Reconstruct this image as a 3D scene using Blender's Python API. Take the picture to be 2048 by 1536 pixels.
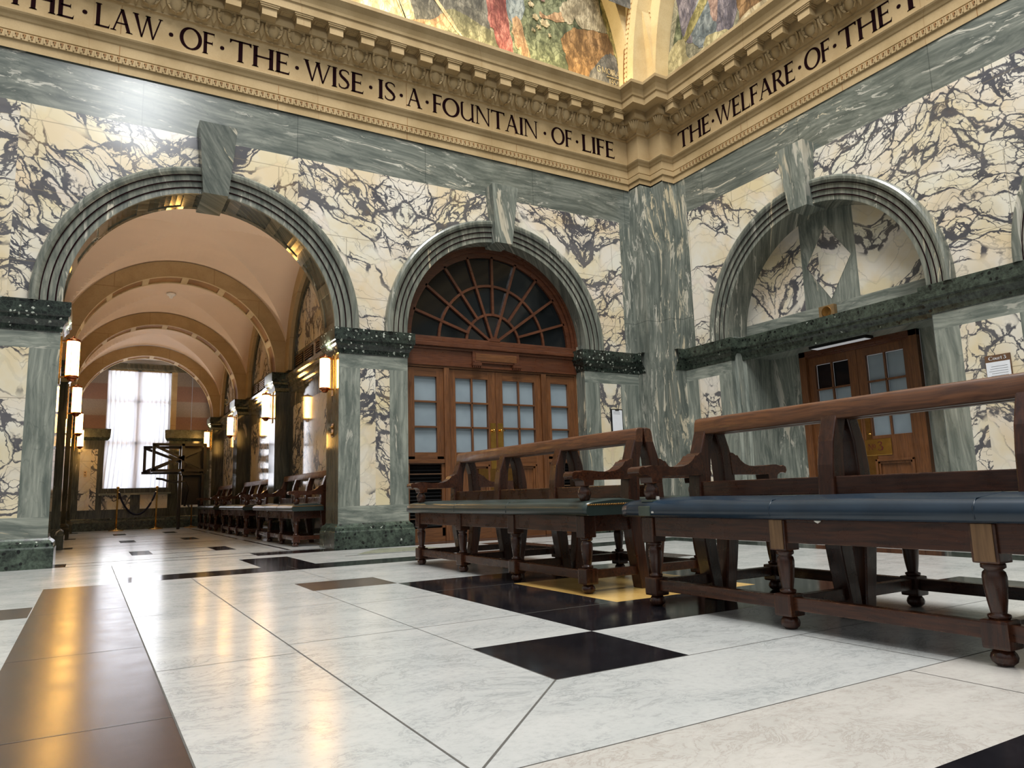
import bpy, bmesh, math, random
from mathutils import Vector, Matrix
random.seed(7)
S = 0.52            # metres per working unit (camera height = 1 unit)
SC = bpy.context.scene
COL = SC.collection
for o in list(bpy.data.objects): bpy.data.objects.remove(o)
PI = math.pi
sin, cos, sqrt = math.sin, math.cos, math.sqrt

# ---------------------------------------------------------------- camera
yaw, pit, rol = 0.52931395, 0.1505751, -0.03016043
f_ = Vector((sin(yaw)*cos(pit), cos(yaw)*cos(pit), sin(pit)))
r0 = Vector((cos(yaw), -sin(yaw), 0)); u0 = r0.cross(f_)
r_ = r0*cos(rol)+u0*sin(rol); u_ = -r0*sin(rol)+u0*cos(rol)
cam = bpy.data.cameras.new('camera'); co = bpy.data.objects.new('camera', cam); COL.objects.link(co)
M = Matrix((r_, u_, -f_)).transposed().to_4x4(); M.translation = Vector((0, 0, S))
co.matrix_world = M
cam.sensor_width = 36.0; cam.lens = 1448.08/2048*36.0
cam.clip_start = 0.02; cam.clip_end = 200
SC.camera = co

# ---------------------------------------------------------------- exposure, world, large lights
vs = SC.view_settings
SC.display_settings.display_device = 'sRGB'
vs.view_transform = 'Standard'; vs.look = 'None'; vs.gamma = 1.0; vs.use_curve_mapping = False
vs.exposure = 0.0
w = bpy.data.worlds.new('world'); SC.world = w; w.use_nodes = True
bg = w.node_tree.nodes['Background']; bg.inputs[0].default_value = (0.97, 0.98, 1.0, 1)
# soft daylight from the upper part of the hall, dim towards and below the horizon
_tc = w.node_tree.nodes.new('ShaderNodeTexCoord'); _sp = w.node_tree.nodes.new('ShaderNodeSeparateXYZ'); _mr = w.node_tree.nodes.new('ShaderNodeMapRange')
w.node_tree.links.new(_tc.outputs['Generated'], _sp.inputs[0]); w.node_tree.links.new(_sp.outputs[2], _mr.inputs[0])
for _i, _v in enumerate((0.0, 0.6, 0.10, 0.62)): _mr.inputs[_i+1].default_value = _v
w.node_tree.links.new(_mr.outputs[0], bg.inputs[1])

def area(name, loc, target, sx, sy, power, col):
    l = bpy.data.lights.new(name, 'AREA'); l.shape = 'RECTANGLE'; l.size = sx*S; l.size_y = sy*S
    l.energy = power; l.color = col
    o = bpy.data.objects.new(name, l); COL.objects.link(o); o.location = Vector(loc)*S
    d = (Vector(target)-Vector(loc)); o.rotation_euler = d.to_track_quat('-Z', 'Y').to_euler()
    return o
# daylight from the dome lantern over the hall, the tall arched window high behind, and the corridor window
area('dome_lantern_light', (3.5, 5.0, 26), (4.6, 6.4, 0), 9, 9, 1850, (1.0, 0.985, 0.955))
area('high_window_light', (1.2, -6, 19.5), (4.5, 14, 5), 2.4, 3.2, 330, (0.95, 0.98, 1.0))
area('corridor_daylight', (1.75, 36.9, 4.6), (1.75, 30.0, 3.6), 3.6, 7.5, 145, (0.92, 0.94, 1.0))
# warm strip lamps lying on the cornice top, behind its lip, washing the painted lunettes
area('cornice_strip_light', (5.0, 14.25, 11.85), (5.0, 14.75, 14), 14, 0.12, 75, (1.0, 0.80, 0.45))
area('cornice_strip_light', (12.85, 6.8, 11.85), (13.3, 6.8, 14), 0.12, 13, 75, (1.0, 0.80, 0.45))

# ---------------------------------------------------------------- node helpers
def s2l(c):
    return tuple(((v/255)/12.92 if v/255 <= 0.04045 else (((v/255)+0.055)/1.055)**2.4) for v in c)
class NT:
    def __init__(s, name):
        s.m = bpy.data.materials.new(name); s.m.use_nodes = True
        s.t = s.m.node_tree; s.b = s.t.nodes['Principled BSDF']
    def n(s, kind, **kw):
        x = s.t.nodes.new(kind)
        for k, v in kw.items(): setattr(x, k, v)
        return x
    def set(s, sock, v):
        if isinstance(v, bpy.types.NodeSocket): s.t.links.new(v, sock)
        elif v is not None:
            if isinstance(v, (tuple, list)) and len(v) == 3 and sock.type == 'RGBA': v = (*v, 1)
            sock.default_value = v
    def math(s, op, a, b=None, c=None, clamp=False):
        x = s.n('ShaderNodeMath', operation=op, use_clamp=clamp)
        s.set(x.inputs[0], a); s.set(x.inputs[1], b); s.set(x.inputs[2], c); return x.outputs[0]
    def mix(s, f, a, b, blend='MIX'):
        x = s.n('ShaderNodeMix', data_type='RGBA', blend_type=blend)
        s.set(x.inputs[0], f); s.set(x.inputs[6], a); s.set(x.inputs[7], b); return x.outputs[2]
    def ss(s, v, a, b, lo=0.0, hi=1.0):
        x = s.n('ShaderNodeMapRange', interpolation_type='SMOOTHSTEP'); s.set(x.inputs[0], v)
        for i, q in enumerate((a, b, lo, hi)): s.set(x.inputs[i+1], q)
        return x.outputs[0]
    def pos(s):
        return s.n('ShaderNodeNewGeometry').outputs['Position']
    def sep(s, v):
        x = s.n('ShaderNodeSeparateXYZ'); s.set(x.inputs[0], v); return x.outputs
    def comb(s, x_, y_, z_=0.0):
        x = s.n('ShaderNodeCombineXYZ'); s.set(x.inputs[0], x_); s.set(x.inputs[1], y_); s.set(x.inputs[2], z_); return x.outputs[0]
    def noise(s, v, scale, detail=4, rough=0.55, dist=0.0, col=False):
        x = s.n('ShaderNodeTexNoise'); s.set(x.inputs['Vector'], v); x.inputs['Scale'].default_value = scale
        x.inputs['Detail'].default_value = detail; x.inputs['Roughness'].default_value = rough; x.inputs['Distortion'].default_value = dist
        return x.outputs[1 if col else 0]
    def voro(s, v, scale, feature='F1', out=0, rnd=1.0):
        x = s.n('ShaderNodeTexVoronoi', feature=feature); s.set(x.inputs['Vector'], v)
        x.inputs['Scale'].default_value = scale; x.inputs['Randomness'].default_value = rnd; return x.outputs[out]
    def vadd(s, a, b, sc=1.0, off=(-.5, -.5, -.5)):
        m1 = s.n('ShaderNodeVectorMath', operation='ADD'); s.set(m1.inputs[0], b); s.set(m1.inputs[1], off)
        m2 = s.n('ShaderNodeVectorMath', operation='SCALE'); s.set(m2.inputs[0], m1.outputs[0]); s.set(m2.inputs['Scale'], sc)
        m3 = s.n('ShaderNodeVectorMath', operation='ADD'); s.set(m3.inputs[0], a); s.set(m3.inputs[1], m2.outputs[0]); return m3.outputs[0]
    def bump(s, h, st=0.2, d=0.01):
        x = s.n('ShaderNodeBump'); x.inputs['Strength'].default_value = st; x.inputs['Distance'].default_value = d
        s.set(x.inputs['Height'], h); s.set(s.b.inputs['Normal'], x.outputs[0])
    def out(s, col, rough=0.4, spec=0.5, metal=0.0, coat=0.0):
        s.set(s.b.inputs['Base Color'], col); s.set(s.b.inputs['Roughness'], rough)
        s.b.inputs['Specular IOR Level'].default_value = spec; s.b.inputs['Metallic'].default_value = metal
        s.b.inputs['Coat Weight'].default_value = coat; s.b.inputs['Coat Roughness'].default_value = 0.12
        return s.m
def wallUZ(t, objspace=False):
    P = t.n('ShaderNodeTexCoord').outputs['Object'] if objspace else t.pos()
    x, y, z = t.sep(P)
    return t.math('DIVIDE', t.math('ADD', x, t.math('MULTIPLY', y, -1.0)), S), t.math('DIVIDE', z, S)

def joints(t, U, z, du, dz, off=0.0, wd=0.012):
    row = t.math('FLOOR', t.math('DIVIDE', z, dz))
    sh = t.math('MULTIPLY', t.math('MODULO', t.math('ABSOLUTE', row), 2.0), du*0.5)
    a = t.math('PINGPONG', t.math('ADD', t.math('ADD', U, sh), off), du*0.5)
    a = t.math('MINIMUM', a, t.math('SUBTRACT', du*0.5, a))
    a = t.math('PINGPONG', t.math('ADD', t.math('ADD', U, sh), off+du*0.5), du*0.5)
    b = t.math('PINGPONG', z, dz*0.5)
    m = t.math('MINIMUM', a, b)
    return t.ss(m, wd*0.4, wd)

def breccia(name, mw=2.45, moff=0.6, ang=38, vscale=1.0, cover=0.5, jd=(2.9, 1.35), rough=0.2, shear=1.0):
    t = NT(name); U, z = wallUZ(t)
    # book-matched slabs: mirror the coordinate about vertical slab joints
    Um = t.math('PINGPONG', t.math('ADD', U, 40.0+moff), mw)
    slab = t.math('FLOOR', t.math('DIVIDE', t.math('ADD', U, 40.0+moff), mw*2))
    a = math.radians(ang)
    p = t.math('ADD', t.math('MULTIPLY', Um, cos(a)), t.math('MULTIPLY', z, -sin(a)))
    q = t.math('ADD', t.math('MULTIPLY', Um, sin(a)), t.math('MULTIPLY', z, cos(a)))
    v = t.comb(p, q, t.math('MULTIPLY', slab, 3.7))
    raw = t.comb(U, z, 0.0)                     # unmirrored warp keeps the match from being perfect
    v1 = t.vadd(v, t.noise(v, 0.5, 2, 0.5, col=True), 0.9)
    v1 = t.vadd(v1, t.noise(raw, 0.8, 2, 0.5, col=True), 0.55)
    mp = t.n('ShaderNodeMapping'); t.set(mp.inputs[0], v1); mp.inputs['Scale'].default_value = (0.46, 1.0, 1.0)
    v2 = t.vadd(mp.outputs[0], t.noise(raw, 3.0, 3, 0.6, col=True), 0.16)
    v2 = t.vadd(v2, t.noise(raw, 14.0, 2, 0.6, col=True), 0.035)
    e1 = t.voro(v2, 2.5*vscale, 'DISTANCE_TO_EDGE'); e2 = t.voro(v2, 5.3*vscale, 'DISTANCE_TO_EDGE'); e4 = t.voro(v2, 10.5*vscale, 'DISTANCE_TO_EDGE')
    e3 = t.voro(v2, 1.3*vscale, 'DISTANCE_TO_EDGE')
    mp2 = t.n('ShaderNodeMapping'); t.set(mp2.inputs[0], v1); mp2.inputs['Scale'].default_value = (0.26, 0.85, 1.0)
    dens = t.noise(mp2.outputs[0], 1.0, 3, 0.55)
    dn = t.ss(dens, 0.61-0.27*cover, 0.72-0.20*cover)
    wmod = t.noise(v2, 2.6, 3, 0.6); wm = t.ss(wmod, 0.34, 0.66)
    def vein_of(e, w0, w1, gate):
        th = t.math('MULTIPLY_ADD', wm, w1, w0)
        return t.math('MULTIPLY', t.math('SUBTRACT', 1.0, t.ss(t.math('SUBTRACT', e, th), -0.012, 0.026)), gate)
    va = vein_of(e1, 0.008, 0.066, t.ss(dn, 0.05, 0.30, 0.10, 1.0))
    vb = vein_of(e2, -0.004, 0.066, t.ss(dn, 0.25, 0.60))
    vc_ = vein_of(e4, -0.02, 0.09, t.math('MULTIPLY', t.ss(dn, 0.6, 0.95), t.ss(wmod, 0.48, 0.58)))
    fine = t.math('MULTIPLY', t.math('SUBTRACT', 1.0, t.ss(e3, 0.0, 0.012)), 0.35)
    vein = t.math('MAXIMUM', t.math('MAXIMUM', va, vb), t.math('MAXIMUM', vc_, fine))
    tone = t.noise(v, 0.8, 4, 0.6)
    cell = t.voro(v2, 2.5*vscale, 'F1', 1)
    base = t.mix(t.ss(tone, 0.35, 0.66), s2l((222, 216, 202)), s2l((216, 199, 164)))
    base = t.mix(0.06, base, cell, 'SOFT_LIGHT')
    grey = t.noise(v2, 1.7, 3, 0.6)
    base = t.mix(t.math('MULTIPLY', t.ss(grey, 0.50, 0.75), t.math('MULTIPLY', dn, 0.45)), base, s2l((158, 152, 146)))
    vc = t.mix(t.ss(t.noise(v2, 2.3, 2), 0.35, 0.65), s2l((48, 52, 66)), s2l((80, 80, 86)))
    vc = t.mix(t.ss(tone, 0.58, 0.75), vc, s2l((108, 90, 70)))
    c = t.mix(t.math('MULTIPLY', vein, 0.93), base, vc)
    if jd:
        j = joints(t, U, z, jd[0], jd[1])
        c = t.mix(t.math('MULTIPLY', t.math('SUBTRACT', 1.0, j), 0.55), c, s2l((120, 110, 92)))
    t.bump(t.noise(v, 1.2, 1), 0.05, 0.02)
    return t.out(c, rough, 0.5)

def cipollino(name, vertical=True, dark=1.0, fleck=0.5, fsc=3.6, rough=0.22, jd=None, tint=(1, 1, 1), slope=0.0):
    t = NT(name); U, z = wallUZ(t)
    if vertical: a, b = z, U
    else: a, b = U, z
    b = t.math('ADD', b, t.math('MULTIPLY', a, slope))
    v = t.comb(t.math('MULTIPLY', a, 0.16), b, 0.3)
    v = t.vadd(v, t.noise(t.comb(t.math('MULTIPLY', a, 0.4), b, 1.0), 0.75, 3, 0.5, col=True), 0.75)
    st = t.noise(v, 7.0, 5, 0.65)
    wv = t.n('ShaderNodeTexWave', wave_type='BANDS', bands_direction='Y'); t.set(wv.inputs[0], v)
    wv.inputs['Scale'].default_value = 3.6; wv.inputs['Distortion'].default_value = 6.0; wv.inputs['Detail'].default_value = 3; wv.inputs['Detail Scale'].default_value = 1.4
    lines = t.voro(t.vadd(v, t.noise(v, 3.0, 2, col=True), 0.15), 9.0, 'DISTANCE_TO_EDGE')
    f1 = tuple(x*dark*k for x, k in zip(s2l((98, 105, 98)), tint)); f2 = tuple(x*dark*k for x, k in zip(s2l((158, 162, 150)), tint))
    c = t.mix(t.ss(st, 0.3, 0.72), f1, f2)
    c = t.mix(t.math('MULTIPLY', wv.outputs[1], 0.30), c, tuple(x*dark for x in s2l((82, 92, 86))))
    c = t.mix(t.math('MULTIPLY', t.math('SUBTRACT', 1.0, t.ss(lines, 0.0, 0.03)), 0.22), c, s2l((52, 62, 60)))
    fl = t.noise(t.vadd(v, t.noise(v, 5.0, 2, col=True), 0.25), fsc, 4, 0.72)
    zone = t.noise(v, 0.9, 2)
    fm = t.math('MULTIPLY', t.ss(fl, 0.63-0.06*fleck, 0.69-0.06*fleck), t.ss(zone, 0.38, 0.56))
    c = t.mix(t.math('MULTIPLY', fm, 0.85), c, t.mix(t.ss(zone, 0.5, 0.7), s2l((204, 200, 186)), s2l((205, 190, 158))))
    if jd:
        j = joints(t, U, z, jd[0], jd[1], jd[2] if len(jd) > 2 else 0.0)
        c = t.mix(t.math('MULTIPLY', t.math('SUBTRACT', 1.0, j), 0.5), c, s2l((40, 48, 46)))
    return t.out(c, rough, 0.5)

def serpentine(name, base=(20, 25, 22), hi=(56, 66, 58), chips=0.5, rough=0.16):
    t = NT(name); P = t.pos()
    v = t.vadd(P, t.noise(P, 8.0, 2, col=True), 0.06)
    a = t.noise(v, 16.0, 6, 0.75); e = t.voro(v, 22.0, 'DISTANCE_TO_EDGE'); d = t.voro(v, 15.0, 'F1', 0)
    c = t.mix(t.ss(a, 0.36, 0.72), s2l(base), s2l(hi))
    c = t.mix(t.math('MULTIPLY', t.math('SUBTRACT', 1.0, t.ss(e, 0.0, 0.09)), 0.35), c, s2l((72, 84, 74)))
    c = t.mix(t.math('SUBTRACT', 1.0, t.ss(d, 0.16, 0.28)), c, s2l((16, 20, 18)))
    d2 = t.voro(t.vadd(P, t.noise(P, 28.0, 3, col=True), 0.055), 19.0 if chips > .8 else 11.0, 'F1', 0); sel = t.noise(P, 5.0, 2)
    m = t.math('MULTIPLY', t.math('SUBTRACT', 1.0, t.ss(d2, 0.20, 0.27) if chips > .8 else t.ss(d2, 0.10, 0.15)), t.ss(sel, 0.62-0.2*chips, 0.66-0.2*chips))
    c = t.mix(m, c, s2l((178, 184, 172)))
    return t.out(c, rough, 0.5)

def limestone(name, col=(178, 155, 116), col2=(160, 137, 98), jd=None, rough=0.75, joint=(150, 122, 84)):
    t = NT(name); P = t.pos()
    a = t.noise(P, 2.2, 5, 0.6); b = t.noise(P, 60.0, 2, 0.6)
    c = t.mix(t.ss(a, 0.35, 0.68), s2l(col), s2l(col2))
    c = t.mix(t.math('MULTIPLY', t.ss(b, 0.45, 0.7), 0.12), c, s2l((140, 112, 74)))
    if jd:
        U, z = wallUZ(t)
        j = joints(t, U, z, jd[0], jd[1], 0.0, 0.014)
        c = t.mix(t.math('MULTIPLY', t.math('SUBTRACT', 1.0, j), 0.6), c, s2l(joint))
    t.bump(b, 0.15, 0.003)
    return t.out(c, rough, 0.25)

def plain(name, col, rough=0.5, metal=0.0, spec=0.5, var=0.12, scale=20.0, coat=0.0):
    t = NT(name)
    n = t.noise(t.pos(), scale, 4, 0.6)
    c = s2l(col)
    cc = t.mix(t.ss(n, 0.3, 0.7), tuple(x*(1-var) for x in c), tuple(min(1, x*(1+var)) for x in c))
    return t.out(cc, rough, spec, metal, coat)

def wood(name, c1, c2, rough=0.35, axis=0, scale=9.0, coat=0.08, wear=None):
    t = NT(name); P = t.n('ShaderNodeTexCoord').outputs['Object']
    mp = t.n('ShaderNodeMapping'); t.set(mp.inputs[0], P)
    sc = [1, 1, 1]; sc[axis] = 0.06; mp.inputs['Scale'].default_value = sc
    v = t.vadd(mp.outputs[0], t.noise(P, 3.0, 2, col=True), 0.03)
    g = t.noise(v, scale*9, 5, 0.65); k = t.noise(v, scale*1.3, 3, 0.5)
    c = t.mix(t.ss(g, 0.3, 0.7), s2l(c1), s2l(c2))
    c = t.mix(t.math('MULTIPLY', t.ss(k, 0.4, 0.7), 0.4), c, tuple(x*0.55 for x in s2l(c1)))
    if wear:
        bv = t.n('ShaderNodeBevel', samples=4); bv.inputs['Radius'].default_value = 0.008
        dt = t.n('ShaderNodeVectorMath', operation='DOT_PRODUCT'); t.set(dt.inputs[0], bv.outputs[0])
        t.set(dt.inputs[1], t.n('ShaderNodeNewGeometry').outputs['Normal'])
        e = t.math('MULTIPLY', t.ss(t.math('SUBTRACT', 1.0, dt.outputs['Value']), 0.02, 0.2), t.ss(t.noise(P, 22.0, 4, 0.7), 0.46, 0.66))
        c = t.mix(t.math('MULTIPLY', e, 0.6), c, s2l(wear))
    t.bump(g, 0.08, 0.002)
    return t.out(c, t.ss(t.noise(P, 14.0, 3), 0.3, 0.7, rough-0.07, rough+0.1), 0.5, 0.0, coat)

def floorstone(name, c1, c2, vein, vm=0.35, rough=0.19, sc=1.0, rvar=0.05):
    t = NT(name); P = t.pos(); v = t.vadd(P, t.noise(P, 2.0, 3, col=True), 0.35)
    mp = t.n('ShaderNodeMapping'); t.set(mp.inputs[0], v); mp.inputs['Scale'].default_value = (0.5, 1.0, 1.0); mp.inputs['Rotation'].default_value = (0, 0, 0.5)
    a = t.noise(mp.outputs[0], 3.0*sc, 6, 0.7); b = t.noise(mp.outputs[0], 9.0*sc, 6, 0.75, 0.6)
    cl = t.noise(P, 45.0, 4, 0.7)
    c = t.mix(t.ss(a, 0.3, 0.7), s2l(c1), s2l(c2))
    vv = t.math('SUBTRACT', 1.0, t.ss(t.math('ABSOLUTE', t.math('SUBTRACT', b, 0.5)), 0.0, 0.035))
    c = t.mix(t.math('MULTIPLY', t.math('MULTIPLY', vv, vm), t.ss(a, 0.35, 0.6)), c, s2l(vein))
    c = t.mix(t.math('MULTIPLY', t.ss(cl, 0.45, 0.75), vm*0.5), c, s2l(vein))
    rr = t.ss(t.noise(P, 6.0, 4, 0.65), 0.3, 0.7, rough, rough+rvar)
    t.bump(t.noise(P, 2.0, 1), 0.03, 0.01)
    return t.out(c, rr, 0.5)

def emis(name, col, st):
    t = NT(name); t.b.inputs['Base Color'].default_value = (*s2l(col), 1)
    t.b.inputs['Emission Color'].default_value = (*s2l(col), 1); t.b.inputs['Emission Strength'].default_value = st
    t.b.inputs['Roughness'].default_value = 0.3; return t.m

MT = dict(
 brec=breccia('breccia_marble', cover=0.90, vscale=1.0, jd=(2.9, 1.32)),
 brecB=breccia('breccia_marble_right', mw=3.2, moff=1.4, ang=-36, cover=0.80, vscale=1.0, jd=(3.0, 1.32)),
 brecp=breccia('breccia_panel', mw=0.9, moff=0.1, ang=48, cover=0.62, vscale=1.1, jd=(40, 2.86)),
 brect=breccia('breccia_lunette', mw=1.3, moff=0.3, ang=35, cover=0.55, vscale=0.9, jd=None),
 brecc=breccia('breccia_corridor', mw=1.3, moff=0.3, ang=60, cover=0.8, vscale=1.0, jd=None, rough=0.08),
 gh=cipollino('cipollino_band', False, 0.68, 0.9, fsc=8.0, jd=(2.95, 40, 0.9), slope=0.05),
 gl=cipollino('cipollino_light_horizontal', False, 1.05, 0.15, slope=0.06),
 gv=cipollino('cipollino_light_vertical', True, 1.0, 0.2),
 gvd=cipollino('cipollino_pier', True, 0.76, 1.5, fsc=6.5, jd=(40, 5.4)),
 garch=cipollino('cipollino_arch', True, 0.78, 0.7, fsc=6.0, tint=(1.04, 1.0, 0.96)),
 gkey=cipollino('cipollino_keystone', True, 0.62, 0.5, slope=0.5),
 gkeyw=cipollino('cipollino_keystone_white', True, 0.95, 1.6, slope=0.1),
 gdark=cipollino('cipollino_dark', True, 0.30, 0.1, rough=0.10, tint=(1.1, 1.0, 0.85)),
 brown=cipollino('polished_brown_marble', True, 0.50, 0.1, rough=0.08, tint=(1.25, 1.0, 0.78)),
 serp=serpentine('serpentine_capital', chips=1.0), serp2=serpentine('serpentine_shelf', (34, 40, 34), (76, 86, 74), 0.1, 0.25),
 serp3=serpentine('serpentine_plinth', (36, 44, 38), (88, 102, 88), 0.45, 0.2),
 lime=limestone('limestone', jd=(4.3, 50)), limeR=limestone('limestone_rib', (212, 192, 148), (198, 174, 128), jd=None),
 limeC=limestone('limestone_corridor', (190, 168, 130), (172, 150, 112), jd=(2.4, 1.1)),
 relief=limestone('limestone_relief', (150, 112, 70), (120, 86, 52)),
 plaster=plain('vault_plaster', (218, 196, 176), 0.9, var=0.03, scale=2.0),
 plasterw=plain('white_ceiling_plaster', (225, 222, 222), 0.9, var=0.03),
 letter=plain('lettering_and_shadow_line_black', (26, 8, 12), 0.95, spec=0.05, var=0.1),  # frieze lettering, also the shadow lines coloured onto the archivolts
 oak=wood('oak_frame_wood', (88, 54, 30), (122, 78, 44), 0.38, 2), oakh=wood('oak_rail_wood', (86, 53, 30), (118, 76, 43), 0.38, 0),
 mahog=wood('transom_mahogany', (74, 40, 24), (100, 58, 35), 0.34, 0),
 bench=wood('bench_mahogany', (44, 22, 12), (80, 44, 25), 0.30, 0, wear=(160, 108, 66)),
 benchv=wood('bench_mahogany_upright', (42, 21, 12), (74, 40, 23), 0.31, 2, wear=(150, 98, 60)),
 benchr=wood('bench_top_rail_mahogany', (70, 40, 22), (112, 70, 40), 0.44, 0, coat=0.1, wear=(170, 120, 76)),
 pale=wood('worn_pale_wood', (112, 84, 56), (140, 108, 74), 0.5, 2, coat=0.0),
 darkw=plain('black_stained_wood', (26, 20, 18), 0.3, var=0.3),
 leathG=plain('green_leather', (46, 57, 54), 0.30, var=0.14, scale=5.0), leathB=plain('blue_leather', (30, 46, 60), 0.27, var=0.15, scale=5.0),
 leathP=plain('worn_green_leather_patch', (74, 86, 76), 0.4, var=0.15, scale=12.0), white=plain('white_stuffing', (225, 222, 212), 0.9),
 brass=plain('polished_brass', (205, 160, 84), 0.2, 1.0, var=0.12), brassd=plain('aged_brass', (150, 112, 62), 0.35, 1.0, var=0.1),
 bronze=plain('bronze_paint', (134, 108, 72), 0.5, 0.3), copper=plain('copper_fitting', (170, 96, 60), 0.25, 1.0),
 black=plain('black_metal', (14, 14, 15), 0.4), blackin=plain('black_void', (8, 8, 9), 0.9), paper=plain('white_paper', (225, 228, 232), 0.8, var=0.02),
 ink=plain('grey_ink', (130, 132, 136), 0.9), signb=plain('brown_sign_header', (98, 70, 46), 0.6),
 red=plain('red_lettering', (84, 20, 18), 0.5), granA=plain('pink_granite', (128, 100, 90), 0.3, var=0.15, scale=90.0), granB=plain('grey_granite', (134, 124, 118), 0.3, var=0.15, scale=90.0),
 wfloor=floorstone('white_floor_marble', (194, 195, 192), (179, 182, 180), (116, 121, 121), 0.42),
 wfloor2=floorstone('cream_floor_marble', (199, 195, 188), (184, 181, 174), (148, 136, 126), 0.42, sc=1.6),
 bfloor=floorstone('black_floor_marble', (20, 20, 24), (30, 30, 34), (60, 60, 64), 0.12, rough=0.09),
 brfloor=floorstone('brown_floor_stone', (66, 54, 51), (56, 47, 45), (84, 72, 66), 0.15, rough=0.22),
 gfloor=floorstone('grey_green_floor_marble', (170, 172, 150), (150, 152, 134), (110, 116, 100), 0.3),
 yfloor=floorstone('siena_floor_marble', (226, 190, 116), (212, 172, 98), (180, 130, 70), 0.4),
 grout=plain('floor_joint', (84, 82, 78), 0.8), velvet=plain('dark_blue_rope', (22, 26, 50), 0.9),
 pvc=plain('white_plastic', (235, 235, 235), 0.4, var=0.01), socket=plain('ivory_socket', (222, 190, 140), 0.4),
 exitg=plain('exit_sign_green', (20, 80, 50), 0.4), exitw=plain('exit_sign_white', (200, 230, 210), 0.5),
)
MT['lamp'] = emis('lit_opal_tube', (255, 196, 104), 30.0)
MT['striplamp'] = emis('dim_light_diffuser', (225, 228, 232), 0.25)
t = NT('frosted_pane'); MT['frost'] = t.out(t.mix(t.ss(t.noise(t.pos(), 3.0, 3), 0.3, 0.7), s2l((128, 142, 150)), s2l((140, 154, 162))), 0.42, 0.5)
t = NT('dark_fanlight_pane'); MT['dglass'] = t.out(t.mix(t.noise(t.pos(), 1.2, 3), s2l((10, 13, 15)), s2l((26, 30, 32))), 0.08, 0.4)
t = NT('clear_window_pane')
_g = t.n('ShaderNodeBsdfTransparent'); _q = t.n('ShaderNodeBsdfGlossy'); _q.inputs['Roughness'].default_value = 0.05
_x = t.n('ShaderNodeMixShader'); _x.inputs[0].default_value = 0.06; t.t.links.new(_g.outputs[0], _x.inputs[1]); t.t.links.new(_q.outputs[0], _x.inputs[2])
t.t.links.new(_x.outputs[0], t.t.nodes['Material Output'].inputs[0]); MT['clear'] = t.m
t = NT('net_curtain_fabric')
_g = t.n('ShaderNodeBsdfTransparent'); _q = t.n('ShaderNodeBsdfTranslucent'); _q.inputs[0].default_value = (0.92, 0.92, 0.97, 1)
_x = t.n('ShaderNodeMixShader'); _x.inputs[0].default_value = 0.5; t.t.links.new(_g.outputs[0], _x.inputs[1]); t.t.links.new(_q.outputs[0], _x.inputs[2])
t.t.links.new(_x.outputs[0], t.t.nodes['Material Output'].inputs[0]); MT['net'] = t.m
def paint(name, c1, c2, sc=(3.5, 1, 1.2)):
    mute = lambda c, k=.30: tuple(a*(1-k)*.92+b*k*.92 for a, b in zip(c, (150, 140, 112)))
    c1, c2 = mute(c1), mute(c2); t = NT(name); P = t.pos(); mp = t.n('ShaderNodeMapping'); t.set(mp.inputs[0], P); mp.inputs['Scale'].default_value = sc
    v = t.vadd(mp.outputs[0], t.noise(P, 3.0, 3, col=True), 0.7)
    a = t.noise(v, 6.5, 7, 0.75)
    c = t.mix(t.ss(a, 0.38, 0.62), s2l(c1), s2l(c2))
    wv = t.n('ShaderNodeTexWave', wave_type='BANDS', bands_direction='DIAGONAL'); t.set(wv.inputs[0], P); wv.inputs['Scale'].default_value = 2.6; wv.inputs['Distortion'].default_value = 9.0; wv.inputs['Detail'].default_value = 3; wv.inputs['Detail Scale'].default_value = 1.2
    c = t.mix(t.math('MULTIPLY', wv.outputs[1], 0.5), c, tuple(x*0.45 for x in s2l(c1))); c = t.mix(t.math('MULTIPLY', t.ss(a, 0.56, 0.66), 0.4), c, tuple(min(1, x*1.5) for x in s2l(c2)))
    mq = t.n('ShaderNodeMapping'); t.set(mq.inputs[0], P); mq.inputs['Scale'].default_value = (2.6, 2.6, 0.9); mq.inputs['Rotation'].default_value = (0.35, 0.45, 0)
    fo_ = t.noise(t.vadd(mq.outputs[0], t.noise(P, 2.0, 2, col=True), 0.6), 3.2, 3, 0.6)
    c = t.mix(t.math('MULTIPLY', t.math('SUBTRACT', 1.0, t.ss(fo_, 0.40, 0.50)), 0.6), c, tuple(x*0.35 for x in s2l(c1))); c = t.mix(t.math('MULTIPLY', t.ss(fo_, 0.54, 0.62), 0.5), c, tuple(min(1, x*1.35+.03) for x in s2l(c2)))
    f = t.voro(v, 4.5, 'DISTANCE_TO_EDGE'); c = t.mix(t.math('MULTIPLY', t.math('SUBTRACT', 1.0, t.ss(f, 0.0, 0.10)), 0.55), c, tuple(x*0.35 for x in s2l(c1)))
    return t.out(c, 0.8, 0.2)

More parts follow.
